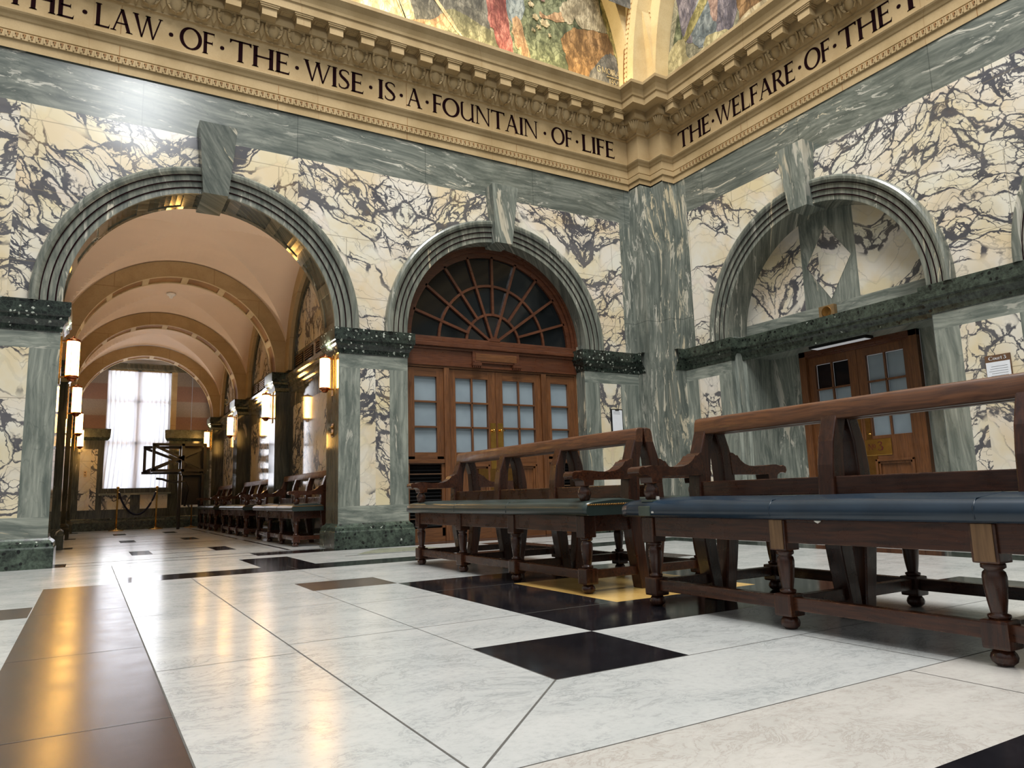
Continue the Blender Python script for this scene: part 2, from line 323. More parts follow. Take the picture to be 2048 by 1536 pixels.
# ---------------------------------------------------------------- mesh builder (coordinates in working units)
class MB:
    def __init__(s): s.v = []; s.f = []; s.mi = []; s.sm = []; s.mats = []
    def _m(s, m):
        if m not in s.mats: s.mats.append(m)
        return s.mats.index(m)
    def add(s, vs_, fs_, m, smooth=False):
        b = len(s.v); s.v += [tuple(v) for v in vs_]; k = s._m(m)
        for f in fs_: s.f.append([b+i for i in f]); s.mi.append(k); s.sm.append(smooth)
    def quad(s, a, b, c, d, m): s.add([a, b, c, d], [(0, 1, 2, 3)], m)
    def poly(s, pts, m): s.add(pts, [tuple(range(len(pts)))], m)
    def box(s, x0, x1, y0, y1, z0, z1, m, bev=0.0):
        if x0 > x1: x0, x1 = x1, x0
        if y0 > y1: y0, y1 = y1, y0
        if z0 > z1: z0, z1 = z1, z0
        if bev > 0:
            bm = bmesh.new(); bmesh.ops.create_cube(bm, size=1)
            for v in bm.verts: v.co = ((x0+x1)/2+v.co.x*(x1-x0), (y0+y1)/2+v.co.y*(y1-y0), (z0+z1)/2+v.co.z*(z1-z0))
            bmesh.ops.bevel(bm, geom=bm.edges[:], offset=bev, segments=2, profile=0.7, affect='EDGES')
            bm.verts.index_update()
            s.add([v.co[:] for v in bm.verts], [[v.index for v in f.verts] for f in bm.faces], m, False); bm.free(); return
        s.add([(x0, y0, z0), (x1, y0, z0), (x1, y1, z0), (x0, y1, z0), (x0, y0, z1), (x1, y0, z1), (x1, y1, z1), (x0, y1, z1)],
              [(0, 3, 2, 1), (4, 5, 6, 7), (0, 1, 5, 4), (1, 2, 6, 5), (2, 3, 7, 6), (3, 0, 4, 7)], m)
    def lathe(s, prof, m, c=(0, 0, 0), n=16, axis='z'):
        vs_ = []
        for r, z in prof:
            for i in range(n):
                a = 2*PI*i/n; x, y = r*cos(a), r*sin(a)
                p = (x, y, z) if axis == 'z' else ((z, x, y) if axis == 'x' else (x, z, y))
                vs_.append((c[0]+p[0], c[1]+p[1], c[2]+p[2]))
        fs_ = []
        for j in range(len(prof)-1):
            for i in range(n):
                k = (i+1) % n; fs_.append((j*n+i, j*n+k, (j+1)*n+k, (j+1)*n+i))
        fs_.append(tuple(range(n))[::-1]); fs_.append(tuple((len(prof)-1)*n+i for i in range(n)))
        s.add(vs_, fs_, m, True)
    def tube(s, pts, rad, m, n=8):
        pts = [Vector(p) for p in pts]; vs_ = []
        for i, p in enumerate(pts):
            d = (pts[min(i+1, len(pts)-1)]-pts[max(i-1, 0)]).normalized()
            up = Vector((0, 0, 1)) if abs(d.z) < 0.9 else Vector((1, 0, 0))
            a = d.cross(up).normalized(); b = d.cross(a)
            r = rad[i] if isinstance(rad, (list, tuple)) else rad
            for k in range(n):
                t_ = 2*PI*k/n; vs_.append(p+a*r*cos(t_)+b*r*sin(t_))
        fs_ = [(j*n+i, j*n+(i+1) % n, (j+1)*n+(i+1) % n, (j+1)*n+i) for j in range(len(pts)-1) for i in range(n)]
        fs_ += [tuple(range(n))[::-1], tuple((len(pts)-1)*n+i for i in range(n))]
        s.add(vs_, fs_, m, True)
    def prism(s, pts, ax, a0, a1, m, smooth=False):
        """extrude 2D polygon along axis: ax 'x' -> pts are (y,z); 'y' -> (x,z); 'z' -> (x,y)"""
        def P(q, a):
            return {'x': (a, q[0], q[1]), 'y': (q[0], a, q[1]), 'z': (q[0], q[1], a)}[ax]
        n = len(pts); b = [P(q, a0) for q in pts]+[P(q, a1) for q in pts]
        s.add(b, [tuple(range(n)), tuple(range(n, 2*n))[::-1]], m)
        s.add(b, [(i, (i+1) % n, n+(i+1) % n, n+i) for i in range(n)], m, smooth)
    def sweep(s, path, prof, mat_of):
        """moulding: profile (p,z) offset to the RIGHT of the plan path, mitred"""
        n = len(path); offs = []
        for i in range(n):
            P0 = Vector(path[i]).to_2d()
            dA = (Vector(path[i])-Vector(path[i-1])).to_2d().normalized() if i > 0 else None
            dB = (Vector(path[i+1])-Vector(path[i])).to_2d().normalized() if i < n-1 else None
            if dA is None: dA = dB
            if dB is None: dB = dA
            nA = Vector((dA.y, -dA.x)); nB = Vector((dB.y, -dB.x))
            mt = (nA+nB); k = mt.length_squared
            offs.append((P0, mt*(2/k) if k > 1e-6 else nA))
        for j in range(len(prof)-1):
            m = mat_of(j) if callable(mat_of) else mat_of
            for i in range(n-1):
                q = []
                for (ii, jj) in ((i, j), (i+1, j), (i+1, j+1), (i, j+1)):
                    P0, o = offs[ii]; p, z = prof[jj]; w_ = P0+o*p; q.append((w_.x, w_.y, z))
                s.quad(*q, m)
    def build(s, name, parent=None, loc=(0, 0, 0), struct=False, bevel=0.0):
        me = bpy.data.meshes.new(name)
        me.from_pydata([(a*S, b*S, c*S) for a, b, c in s.v], [], s.f)
        for m in s.mats: me.materials.append(MT[m] if isinstance(m, str) else m)
        me.polygons.foreach_set('material_index', s.mi); me.polygons.foreach_set('use_smooth', s.sm); me.update()
        bm = bmesh.new(); bm.from_mesh(me)
        if any(s.sm):
            bmesh.ops.remove_doubles(bm, verts=bm.verts[:], dist=1e-5)
        bmesh.ops.recalc_face_normals(bm, faces=bm.faces[:]); bm.to_mesh(me); bm.free()
        o = bpy.data.objects.new(name, me); COL.objects.link(o); o.location = Vector(loc)*S
        if parent: o.parent = parent
        if struct: o['kind'] = 'structure'
        if bevel > 0:
            md = o.modifiers.new('bevel', 'BEVEL'); md.width = bevel*S; md.segments = 2; md.limit_method = 'ANGLE'; md.angle_limit = 0.7
        return o
def empty(name, loc=(0, 0, 0), rz=0.0, label=None, cat=None, group=None, struct=False):
    o = bpy.data.objects.new(name, None); COL.objects.link(o); o.location = Vector(loc)*S; o.rotation_euler = (0, 0, rz)
    o.empty_display_size = 0.05
    return tag(o, label, cat, group, struct)
def tag(o, label=None, cat=None, group=None, struct=False):
    if label: o['label'] = label
    if cat: o['category'] = cat
    if group: o['group'] = group
    if struct: o['kind'] = 'structure'
    return o
def kids(o): return [c for c in bpy.data.objects if c.parent == o]
def copy_tree(o, parent=None):
    c = o.copy(); COL.objects.link(c)
    if parent: c.parent = parent
    for ch in kids(o): copy_tree(ch, c)
    return c

# =================================================================== lettering
def ribbon(pts, w):
    """variable-width ribbon -> list of quads"""
    out = []; L = []; R = []
    n = len(pts)
    for i, p in enumerate(pts):
        a = pts[max(i-1, 0)]; b = pts[min(i+1, n-1)]
        dx, dy = b[0]-a[0], b[1]-a[1]; l = math.hypot(dx, dy) or 1
        ww = w[i] if isinstance(w, (list, tuple)) else w
        L.append((p[0]-dy/l*ww/2, p[1]+dx/l*ww/2)); R.append((p[0]+dy/l*ww/2, p[1]-dx/l*ww/2))
    for i in range(n-1): out.append([L[i], L[i+1], R[i+1], R[i]])
    return out
def ell(cx, cy, rx, ry, a0, a1, n=20, thick=0.15, thin=0.055, tilt=0.0):
    pts = []; ws = []
    for i in range(n+1):
        a = math.radians(a0+(a1-a0)*i/n); pts.append((cx+rx*cos(a), cy+ry*sin(a)))
        ws.append(thin+(thick-thin)*abs(cos(a+tilt))**1.3)
    return ribbon(pts, ws)
def dg(x0, x1, w): return [[(x0-w/2, 0), (x0+w/2, 0), (x1+w/2, 1), (x1-w/2, 1)]]
def vt(x, w=0.155, y0=0, y1=1): return [[(x-w/2, y0), (x+w/2, y0), (x+w/2, y1), (x-w/2, y1)]]
def hz(x0, x1, y, h=0.07): return [[(x0, y-h/2), (x1, y-h/2), (x1, y+h/2), (x0, y+h/2)]]
def sf(x, y, w=0.26, h=0.035): y0 = y if y < 0.5 else y-h; return [[(x-w/2, y0), (x+w/2, y0), (x+w/2-.03, y0+h), (x-w/2+.03, y0+h)]]
GL = {
 'T': (0.86, lambda: vt(.43)+hz(.02, .84, .965, .07)+sf(.43, 0)+[[(.02, 1), (.02, .82), (.06, .84), (.12, .95)], [(.84, 1), (.84, .82), (.80, .84), (.74, .95)]]),
 'H': (0.90, lambda: vt(.14)+vt(.76)+hz(.14, .76, .52)+sf(.14, 0)+sf(.14, 1)+sf(.76, 0)+sf(.76, 1)),
 'E': (0.62, lambda: vt(.14)+hz(.08, .54, .97)+hz(.14, .48, .52)+hz(.08, .58, .03)+[[(.50, 1), (.54, 1), (.54, .84)], [(.46, .62), (.48, .62), (.48, .42), (.44, .5)], [(.52, 0), (.58, 0), (.60, .18)]]+sf(.11, 0, .2)+sf(.11, 1, .2)),
 'F': (0.58, lambda: vt(.14)+hz(.08, .54, .97)+hz(.14, .47, .52)+[[(.50, 1), (.54, 1), (.54, .82)], [(.45, .62), (.47, .62), (.47, .42), (.43, .5)]]+sf(.14, 0)+sf(.11, 1, .2)),
 'L': (0.62, lambda: vt(.14)+hz(.08, .58, .03)+[[(.52, 0), (.58, 0), (.60, .20)]]+sf(.14, 1)+sf(.11, 0, .2)),
 'I': (0.30, lambda: vt(.15)+sf(.15, 0)+sf(.15, 1)),
 'A': (0.88, lambda: dg(.12, .43, .06)+dg(.74, .43, .14)+hz(.22, .66, .36, .05)+sf(.12, 0, .24)+sf(.75, 0, .28)),
 'W': (1.20, lambda: [[(.02, 1), (.17, 1), (.40, 0), (.34, 0)], [(.34, 0), (.40, 0), (.62, 1), (.56, 1)], [(.52, 1), (.67, 1), (.86, 0), (.80, 0)], [(.80, 0), (.86, 0), (1.16, 1), (1.10, 1)]]+sf(.1, 1, .26)+sf(1.12, 1, .2)+sf(.6, 1, .24)),
 'O': (0.98, lambda: ell(.48, .5, .41, .475, 0, 360, 32, .165, .065)),
 'U': (0.90, lambda: vt(.74, .11)+ell(.42, .36, .30, .33, 180, 330, 16, .12, .05)+vt(.12, .12, .36, .95)+[[(.06, .93), (.18, .93), (.26, 1.0), (.12, 1.0)]]+sf(.74, 1, .22)+sf(.80, 0, .18)),
 'N': (0.94, lambda: vt(.13, .06)+vt(.80, .06)+[[(.06, 1), (.22, 1), (.83, 0), (.77, 0)]]+sf(.13, 0, .22)+sf(.08, 1, .18)+sf(.80, 1, .22)),
 'R': (0.76, lambda: vt(.14)+ell(.30, .75, .24, .225, -90, 90, 14, .13, .05)+hz(.14, .32, .972, .05)+hz(.14, .32, .525, .05)+[[(.28, .52), (.42, .52), (.76, 0), (.60, 0)]]+sf(.14, 0)+sf(.11, 1, .2)),
 'P': (0.62, lambda: vt(.14)+ell(.30, .74, .23, .235, -90, 90, 14, .13, .05)+hz(.14, .32, .972, .05)+hz(.14, .32, .505, .05)+sf(.14, 0)+sf(.11, 1, .2)),
 'C': (0.86, lambda: ell(.48, .5, .41, .475, 48, 312, 26, .14, .05)+[[(.74, .95), (.78, .95), (.78, .74), (.73, .82)]]),
 'S': (0.58, lambda: ribbon([(.50, .80), (.46, .91), (.34, .965), (.20, .95), (.11, .86), (.10, .74), (.17, .62), (.30, .52), (.42, .41), (.48, .28), (.44, .13), (.32, .045), (.18, .04), (.08, .10), (.05, .22)], [.03, .06, .06, .06, .09, .11, .13, .14, .13, .11, .09, .06, .05, .06, .03])),
 'G': (0.90, lambda: ell(.48, .5, .41, .475, 48, 312, 26, .12, .05)+vt(.74, .09, .1, .45)+sf(.72, .46, .2)),
 'M': (1.15, lambda: vt(.12, .07)+vt(.98, .11)+[[(.08, 1), (.22, 1), (.58, .1), (.52, .1)], [(.52, .1), (.58, .1), (1.0, 1), (.92, 1)]]),
 '.': (0.34, lambda: ell(.17, .45, .045, .045, 0, 360, 10, .09, .09)),
 '_': (0.2, lambda: []),
 '3': (0.56, lambda: ribbon([(.08, .82), (.16, .95), (.30, .97), (.42, .88), (.40, .72), (.24, .56), (.42, .48), (.50, .30), (.42, .09), (.24, .02), (.10, .08), (.06, .18)], [.05, .06, .07, .12, .12, .06, .09, .14, .13, .06, .06, .08])),
 'o': (0.52, lambda: ell(.26, .32, .19, .29, 0, 360, 20, .11, .05)), 'u': (0.56, lambda: vt(.12, .1, .2, .62)+vt(.42, .1, 0, .62)+ell(.27, .2, .15, .18, 180, 360, 10, .09, .05)),
 'r': (0.40, lambda: vt(.12, .1, 0, .62)+ribbon([(.14, .4), (.2, .56), (.32, .6)], [.05, .06, .09])), 't': (0.36, lambda: vt(.16, .1, 0, .85)+hz(.04, .30, .60, .05)+hz(.14, .3, .03, .05)),
 '1': (0.40, lambda: vt(.2, .1)+sf(.2, 0, .22)), '9': (0.5, lambda: ell(.24, .70, .16, .25, 0, 360, 16, .08, .04)+ribbon([(.40, .7), (.38, .3), (.2, .02)], [.08, .08, .04])),
 '5': (0.5, lambda: hz(.14, .42, .95, .07)+vt(.14, .06, .55, .98)+ell(.22, .32, .18, .28, -130, 110, 14, .09, .05)), '4': (0.52, lambda: vt(.34, .1)+hz(.04, .46, .3, .05)+[[(.04, .3), (.1, .3), (.36, 1), (.30, 1)]]),
}
def text_width(s_): return sum(GL[c][0] for c in s_)
def put_text(mb, s_, org, dx, h, wid, nrm, mat, th=0.008):
    """org = start point, dx = unit vector along text (2D in xy), wid = total width, nrm outward"""
    k = wid/text_width(s_); x = 0.0
    for c in s_:
        adv, fn = GL[c]
        for q in fn():
            n = len(q)
            P = [Vector((org[0]+dx[0]*(x+a)*k, org[1]+dx[1]*(x+a)*k, org[2]+b*h)) for a, b in q]
            F_ = [p+Vector(nrm)*th for p in P]
            mb.add([p[:] for p in F_]+[p[:] for p in P], [tuple(range(n))]+[(i, n+i, n+(i+1) % n, (i+1) % n) for i in range(n)], mat)
        x += adv

# =================================================================== FLOOR
fl = MB()
def slab(x0, x1, y0, y1, m, z=0.0): fl.quad((x0, y0, z), (x1, y0, z), (x1, y1, z), (x0, y1, z), m)
# partition of the hall floor into rectangles (no overlaps): build from sorted grid with priority list
REC = [  # later entries win
 (-7, 15, -6, 36, 'wfloor'),
 (1.27, 10.0, 1.63, 2.47, 'wfloor2'),
 (-.42, .405, 1.63, 10.97, 'brfloor'), (-.42, 10.68, .85, 1.63, 'bfloor'), (.41, 10.68, 10.97, 11.78, 'bfloor'), (10.0, 10.68, 1.63, 11.78, 'bfloor'),
 (2.35, 3.18, 11.78, 13.72, 'bfloor'), (7.1, 7.9, 11.78, 13.72, 'bfloor'),
 (2.235, 3.21, 3.45, 4.45, 'bfloor'), (2.22, 3.21, 8.3, 9.16, 'brfloor'), (7.02, 8.0, 3.45, 4.45, 'bfloor'), (7.02, 8.0, 8.3, 9.16, 'brfloor'),
 (3.21, 7.02, 4.45, 8.3, 'bfloor'), (4.21, 6.02, 5.43, 7.3, 'yfloor'),
 (-1.4, -.43, 8.27, 9.1, 'brfloor'), (10.7, 11.6, 8.27, 9.1, 'brfloor'), (10.7, 11.6, 3.45, 4.4, 'brfloor'),
 (2.8, 14, 14.35, 14.72, 'bfloor'), (-.5, -.27, 14.67, 15.5, 'bfloor'), (-.27, 4.4, 15.33, 15.42, 'bfloor'), (-.27, 4.4, 14.60, 14.67, 'bfloor'), (2.8, 4.4, 14.67, 15.2, 'bfloor'),
 (5.96, 10.75, 14.72, 15.3, 'brfloor'), (12.9, 13.05, -6, 13.6, 'bfloor'), (12.0, 12.1, -6, 12.9, 'bfloor'), (4.0, 12.0, 12.83, 12.9, 'bfloor'),
]
for k in range(3):
    y0 = 16.75+5.85*k
    REC += [(.83, 1.22, y0, y0+1.5, 'bfloor'), (2.42, 2.82, y0, y0+1.5, 'bfloor'), (1.22, 2.42, y0, y0+.09, 'bfloor'), (1.22, 2.42, y0+1.41, y0+1.5, 'bfloor'),
            (-.5, -.26, 20.7+6*k, 21.6+6*k, 'bfloor'), (-.26, 4.4, 20.85+6*k, 20.93+6*k, 'bfloor'), (-.26, 4.4, 21.3+6*k, 21.38+6*k, 'bfloor'), (3.6, 3.68, 15.5+6*k, 20.7+6*k, 'bfloor')]
xs = sorted({r[i] for r in REC for i in (0, 1)}); ys = sorted({r[i] for r in REC for i in (2, 3)})
for i in range(len(xs)-1):
    for j in range(len(ys)-1):
        cx, cy = (xs[i]+xs[i+1])/2, (ys[j]+ys[j+1])/2; m = None
        for r in REC:
            if r[0] < cx < r[1] and r[2] < cy < r[3]: m = r[4]
        if m: slab(xs[i], xs[i+1], ys[j], ys[j+1], m)
# joints (fine recess-coloured filler strips)
def jl(x0, y0, x1, y1, w_=.006):
    d = Vector((x1-x0, y1-y0)).normalized(); n_ = Vector((-d.y, d.x))*w_/2; z = .0012
    fl.quad((x0+n_.x, y0+n_.y, z), (x1+n_.x, y1+n_.y, z), (x1-n_.x, y1-n_.y, z), (x0-n_.x, y0-n_.y, z), 'grout')
jl(1.27, 1.63, 1.27, 10.97, .010); jl(.405, 1.63, .405, 14.3, .009); jl(2.235, 3.45, 2.235, 9.16); jl(1.27, 2.47, 10, 2.47); jl(2.235, 3.45, 8, 3.45)
jl(1.27, 2.5, 2.235, 3.45, .011); jl(1.27, 10.12, 8.9, 10.12); jl(8.95, 3.45, 8.95, 9.16); jl(2.235, 9.16, 8.0, 9.16)
for y in (2.1, 5.07, 7.58): jl(.405, y, 1.27, y)
for y in (3.98, 6.0, 8.4): jl(-.42, y, .405, y)
for y in (5.39, 7.2, 8.3): jl(1.27, y, 2.235, y)
for y in (5.4, 7.0): jl(2.235, y, 3.21, y)
for x in (4.21, 5.9): jl(x, 2.47, x, 3.45)
for x in (3.86, 6.2): jl(x, 1.63, x, 2.47)
jl(5.0, 3.45, 5.0, 4.45); jl(3.21, 5.43, 4.21, 5.43, .008); jl(3.21, 7.3, 4.21, 7.3, .008); jl(2.73, 10.97, 2.73, 11.78)
for x in (2.7, 5.6, 8.3): jl(x, 9.16, x, 10.97)
for y in (3.5, 6.0, 8.6): jl(8.0, y, 10.0, y); jl(10.68, y, 12.0, y)
for x in (1.6, 3.4): jl(x, 15.42, x, 33, .008)
for x in (5.2, 7.3, 9.4): jl(x, 11.78, x, 12.83)
fl.poly([(4.25, 13.0, .0015), (6.1, 13.0, .0015), (5.9, 13.9, .0015), (5.1, 14.15, .0015), (4.6, 13.55, .0015)], 'gfloor')
fl.poly([(10.75, 6.0, .0015), (12.0, 6.3, .0015), (12.0, 7.6, .0015), (11.4, 7.3, .0015)], 'gfloor')
fl.box(-7, 15, -6, 36, -.3, -.01, 'grout')
floor = fl.build('floor', struct=True)

# =================================================================== WALL A (back) and WALL B (right)
ZS = 4.6           # spring line
YA = 14.72; XB = 13.31
CA = [1.88, 8.37]; RI, RO = 2.45, 2.93
def curve_bottom(u, centers, r, zs=ZS):
    for c in centers:
        if abs(u-c) < r: return zs+sqrt(max(0, r*r-(u-c)**2))
    return zs
def arch_field(mb, P, u0, u1, ztop, centers, r, m, zs=ZS):
    """P(u,z)->xyz ; wall field above the arches"""
    us = {u0, u1}
    for c in centers:
        for k in range(0, 49):
            u = c-r*cos(PI*k/48)
            if u0 < u < u1: us.add(u)
    us = sorted(us)
    for a, b in zip(us[:-1], us[1:]):
        mid = (a+b)/2
        ins = any(abs(mid-c) < r for c in centers)
        za = curve_bottom(a, centers, r, zs) if ins else zs; zb = curve_bottom(b, centers, r, zs) if ins else zs
        mb.quad(P(a, za), P(b, zb), P(b, ztop), P(a, ztop), m)
PA = lambda u, z, y=YA: (u, y, z)
PB = lambda u, z, x=XB: (x, u, z)
wa = MB()
arch_field(wa, PA, -7, 12.13, 8.2, CA, RO-.1, 'brec')
wa.quad((-7, YA, 8.2), (12.13, YA, 8.2), (12.13, YA, 9.2), (-7, YA, 9.2), 'gh')
wa.quad((12.13, YA, 8.2), (12.51, YA, 8.2), (12.51, YA, 9.2), (12.13, YA, 9.2), 'gh')
wa.quad((12.13, YA, 4.55), (12.51, YA, 4.55), (12.51, YA, 8.2), (12.13, YA, 8.2), 'gvd')
# wall mass above entablature handled by lunette object; solid back so no light leaks
wa.quad((-7, YA+1.0, 4.6+2.9), (14, YA+1.0, 7.5), (14, YA+1.0, 20), (-7, YA+1.0, 20), 'lime')
def pier_face(mb, P, u0, u1, pl, pr, m='brecp', zc=4.3):
    """light green frame with breccia panel between u0..u1; pl, pr frame widths (0 = none)"""
    a, b = u0+pl, u1-pr
    mb.quad(P(u0, 3.74), P(u1, 3.74), P(u1, zc), P(u0, zc), 'gl')
    mb.quad(P(u0, .3), P(u1, .3), P(u1, .85), P(u0, .85), 'gl')
    if pl: mb.quad(P(u0, .85), P(a, .85), P(a, 3.74), P(u0, 3.74), 'gv')
    if pr: mb.quad(P(b, .85), P(u1, .85), P(u1, 3.74), P(b, 3.74), 'gv')
    mb.quad(P(a, .85), P(b, .85), P(b, 3.74), P(a, 3.74), m)
pier_face(wa, PA, -7, -.55, 0, .45)
pier_face(wa, PA, 4.42, 5.96, .46, .42)
pier_face(wa, PA, 10.75, 12.51, .46, .62)
# jambs of the door opening and of the big arch
for x, m in ((5.96, 'gv'), (10.75, 'gvd')):
    wa.quad((x, YA, 0), (x, 15.35, 0), (x, 15.35, 4.7), (x, YA, 4.7), m)
for x in (-.55, 4.42):
    wa.quad((x, YA, 0), (x, 15.6, 0), (x, 15.6, 4.7), (x, YA, 4.7), 'brown')
    wa.quad((x, 15.6, 0), (x+(-.38 if x < 0 else .38), 15.6, 0), (x+(-.38 if x < 0 else .38), 15.6, 4.7), (x, 15.6, 4.7), 'brown')
# reveal (intrados) of the door arch
def intrados(mb, c, r, zs, y0, y1, m, ax='x', n=48, a0=0, a1=PI):
    for k in range(n):
        a, b = a0+(a1-a0)*k/n, a0+(a1-a0)*(k+1)/n
        q = [(c-r*cos(a), zs+r*sin(a)), (c-r*cos(b), zs+r*sin(b))]
        if ax == 'x': mb.quad((q[0][0], y0, q[0][1]), (q[1][0], y0, q[1][1]), (q[1][0], y1, q[1][1]), (q[0][0], y1, q[0][1]), m)
        else: mb.quad((y0, q[0][0], q[0][1]), (y0, q[1][0], q[1][1]), (y1, q[1][0], q[1][1]), (y1, q[0][0], q[0][1]), m)
intrados(wa, CA[1], 2.43, ZS, YA-.05, 15.4, 'garch')
wall_a = wa.build('wall_back', struct=True)

wb = MB()
CB = [9.78, 2.9]
arch_field(wb, PB, -6, 13.35, 8.2, CB, RO-.1, 'brecB')
wb.quad((XB, -6, 8.2), (XB, 13.35, 8.2), (XB, 13.35, 9.2), (XB, -6, 9.2), 'gh')
wb.quad((XB, 13.35, 4.55), (XB, 13.76, 4.55), (XB, 13.76, 9.2), (XB, 13.35, 9.2), 'gvd')
wb.quad((XB+1.6, -6, 4.5), (XB+1.6, 15, 4.5), (XB+1.6, 15, 20), (XB+1.6, -6, 20), 'lime')
pier_face(wb, PB, 12.21, 13.76, .42, .42)
pier_face(wb, PB, 5.35, 7.33, .55, .45)
wb.quad((XB, -6, 0), (XB, .4, 0), (XB, .4, 4.6), (XB, -6, 4.6), 'gv')
for c in CB:
    y0, y1 = c-2.44, c+2.43
    # recess side walls, moulded jambs
    for yy, d in ((y0, 1), (y1, -1)):
        wb.sweep([(XB, yy), (XB+.10, yy), (XB+.14, yy+d*.07), (XB+.32, yy+d*.07), (XB+.36, yy+d*.14), (XB+.9, yy+d*.14), (14.62, yy+d*.14)], [(0, 0), (0, 4.62)], 'gv')
    # back wall of recess around door
    wb.quad((14.6, y0, 0), (14.6, c-1.44, 0), (14.6, c-1.44, 4.2), (14.6, y0, 4.2), 'gv')
    wb.quad((14.6, c+1.42, 0), (14.6, y1, 0), (14.6, y1, 4.2), (14.6, c+1.42, 4.2), 'gkeyw')
    wb.quad((14.6, c-1.44, 4.08), (14.6, c+1.42, 4.08), (14.6, c+1.42, 4.3), (14.6, c-1.44, 4.3), 'gl')
    # lintel soffit, tympanum
    wb.quad((XB+.3, y0, 4.1), (XB+.3, y1, 4.1), (14.62, y1, 4.1), (14.62, y0, 4.1), 'gl')
    X = 13.92
    intrados(wb, c, 2.43, ZS, XB-.05, X+.02, 'garch', 'y')
    wb.quad((X, y0, 4.4), (X, y1, 4.4), (X, y1, 4.92), (X, y0, 4.92), 'gl')
    us = sorted({c-2.44*cos(PI*k/48) for k in range(49)} | {c-.68, c+.68})
    for a, b in zip(us[:-1], us[1:]):
        m = 'gv' if abs((a+b)/2-c) < .68 else 'brect'
        za = max(4.92, ZS+sqrt(max(0, 2.44**2-(a-c)**2))); zb = max(4.92, ZS+sqrt(max(0, 2.44**2-(b-c)**2)))
        wb.quad((X, a, 4.92), (X, b, 4.92), (X, b, zb), (X, a, za), m)
    for (a, b) in [((c, 6.72), (c+.60, 5.88))]:
        wb.poly([(X-.008, c, 6.72), (X-.008, c+.56, 5.88), (X-.008, c, 5.03), (X-.008, c-.56, 5.88)], 'brect')
wall_b = wb.build('wall_right', struct=True)

# corner pier (stepped) as trim
cp = MB()
path = [(12.51, 14.72), (12.51, 14.22), (12.90, 14.22), (12.90, 13.76), (13.31, 13.76)]
cp.sweep(path, [(0, 0), (0, 9.2)], 'gvd')
cp.build('trim_1', struct=True)

# archivolts ------------------------------------------------
AP = [(2.43, 0.0), (2.43, .05), (2.54, .05), (2.545, .065), (2.66, .075), (2.665, .095), (2.78, .105), (2.785, .13), (2.80, .15), (2.84, .175), (2.89, .18), (2.93, .155), (2.95, .10), (2.95, .0)]
def archivolt(name, c, side, a0=-.014, a1=PI+.014, m='garch'):
    mb = MB(); n = 56
    for j in range(len(AP)-1):
        for k in range(n):
            a, b = a0+(a1-a0)*k/n, a0+(a1-a0)*(k+1)/n; q = []
            for (ang, pr) in ((a, AP[j]), (b, AP[j]), (b, AP[j+1]), (a, AP[j+1])):
                u = c-pr[0]*cos(ang); z = ZS+pr[0]*sin(ang)
                q.append((u, YA-pr[1], z) if side == 'A' else (XB-pr[1], u, z))
            mb.quad(*q, m)
    # flat dark strips: shadow lines of the fascia steps put in as colour
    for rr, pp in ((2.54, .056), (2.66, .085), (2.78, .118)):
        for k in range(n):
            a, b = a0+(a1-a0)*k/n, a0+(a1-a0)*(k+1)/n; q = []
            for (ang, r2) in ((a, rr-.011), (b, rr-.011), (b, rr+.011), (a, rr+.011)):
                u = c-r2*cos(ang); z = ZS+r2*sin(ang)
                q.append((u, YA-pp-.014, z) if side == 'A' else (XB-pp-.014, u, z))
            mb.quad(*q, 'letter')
    return mb.build(name, struct=True)
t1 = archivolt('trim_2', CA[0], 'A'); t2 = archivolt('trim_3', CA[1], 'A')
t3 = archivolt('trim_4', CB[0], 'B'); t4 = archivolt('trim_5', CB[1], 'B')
def keystone(c, side, m, parent, depth=.35, dy=.95):
    mb = MB(); w0, w1 = .23, .355
    for (z0, z1, a, b, p0, p1) in ((6.97, 8.38, w0, w1, .25, .38),):
        F_ = []; 
        for u, z, p in ((-a, z0, p0), (a, z0, p0), (b, z1, p1), (-b, z1, p1)):
            F_.append((c+u, YA-p, z) if side == 'A' else (XB-p, c+u, z))
        Bk = [(c+u, YA+dy*.0+depth, z) if side == 'A' else (XB+depth, c+u, z) for u, z in ((-a, z0), (a, z0), (b, z1), (-b, z1))]
        mb.add(F_+Bk, [(0, 1, 2, 3), (0, 4, 5, 1), (1, 5, 6, 2), (2, 6, 7, 3), (3, 7, 4, 0)], m)
    return mb.build('keystone', parent)
keystone(CA[0], 'A', 'gkey', t1, depth=.88); keystone(CA[1], 'A', 'gkeyw', t2); keystone(CB[0], 'B', 'gkeyw', t3); keystone(CB[1], 'B', 'gkey', t4)

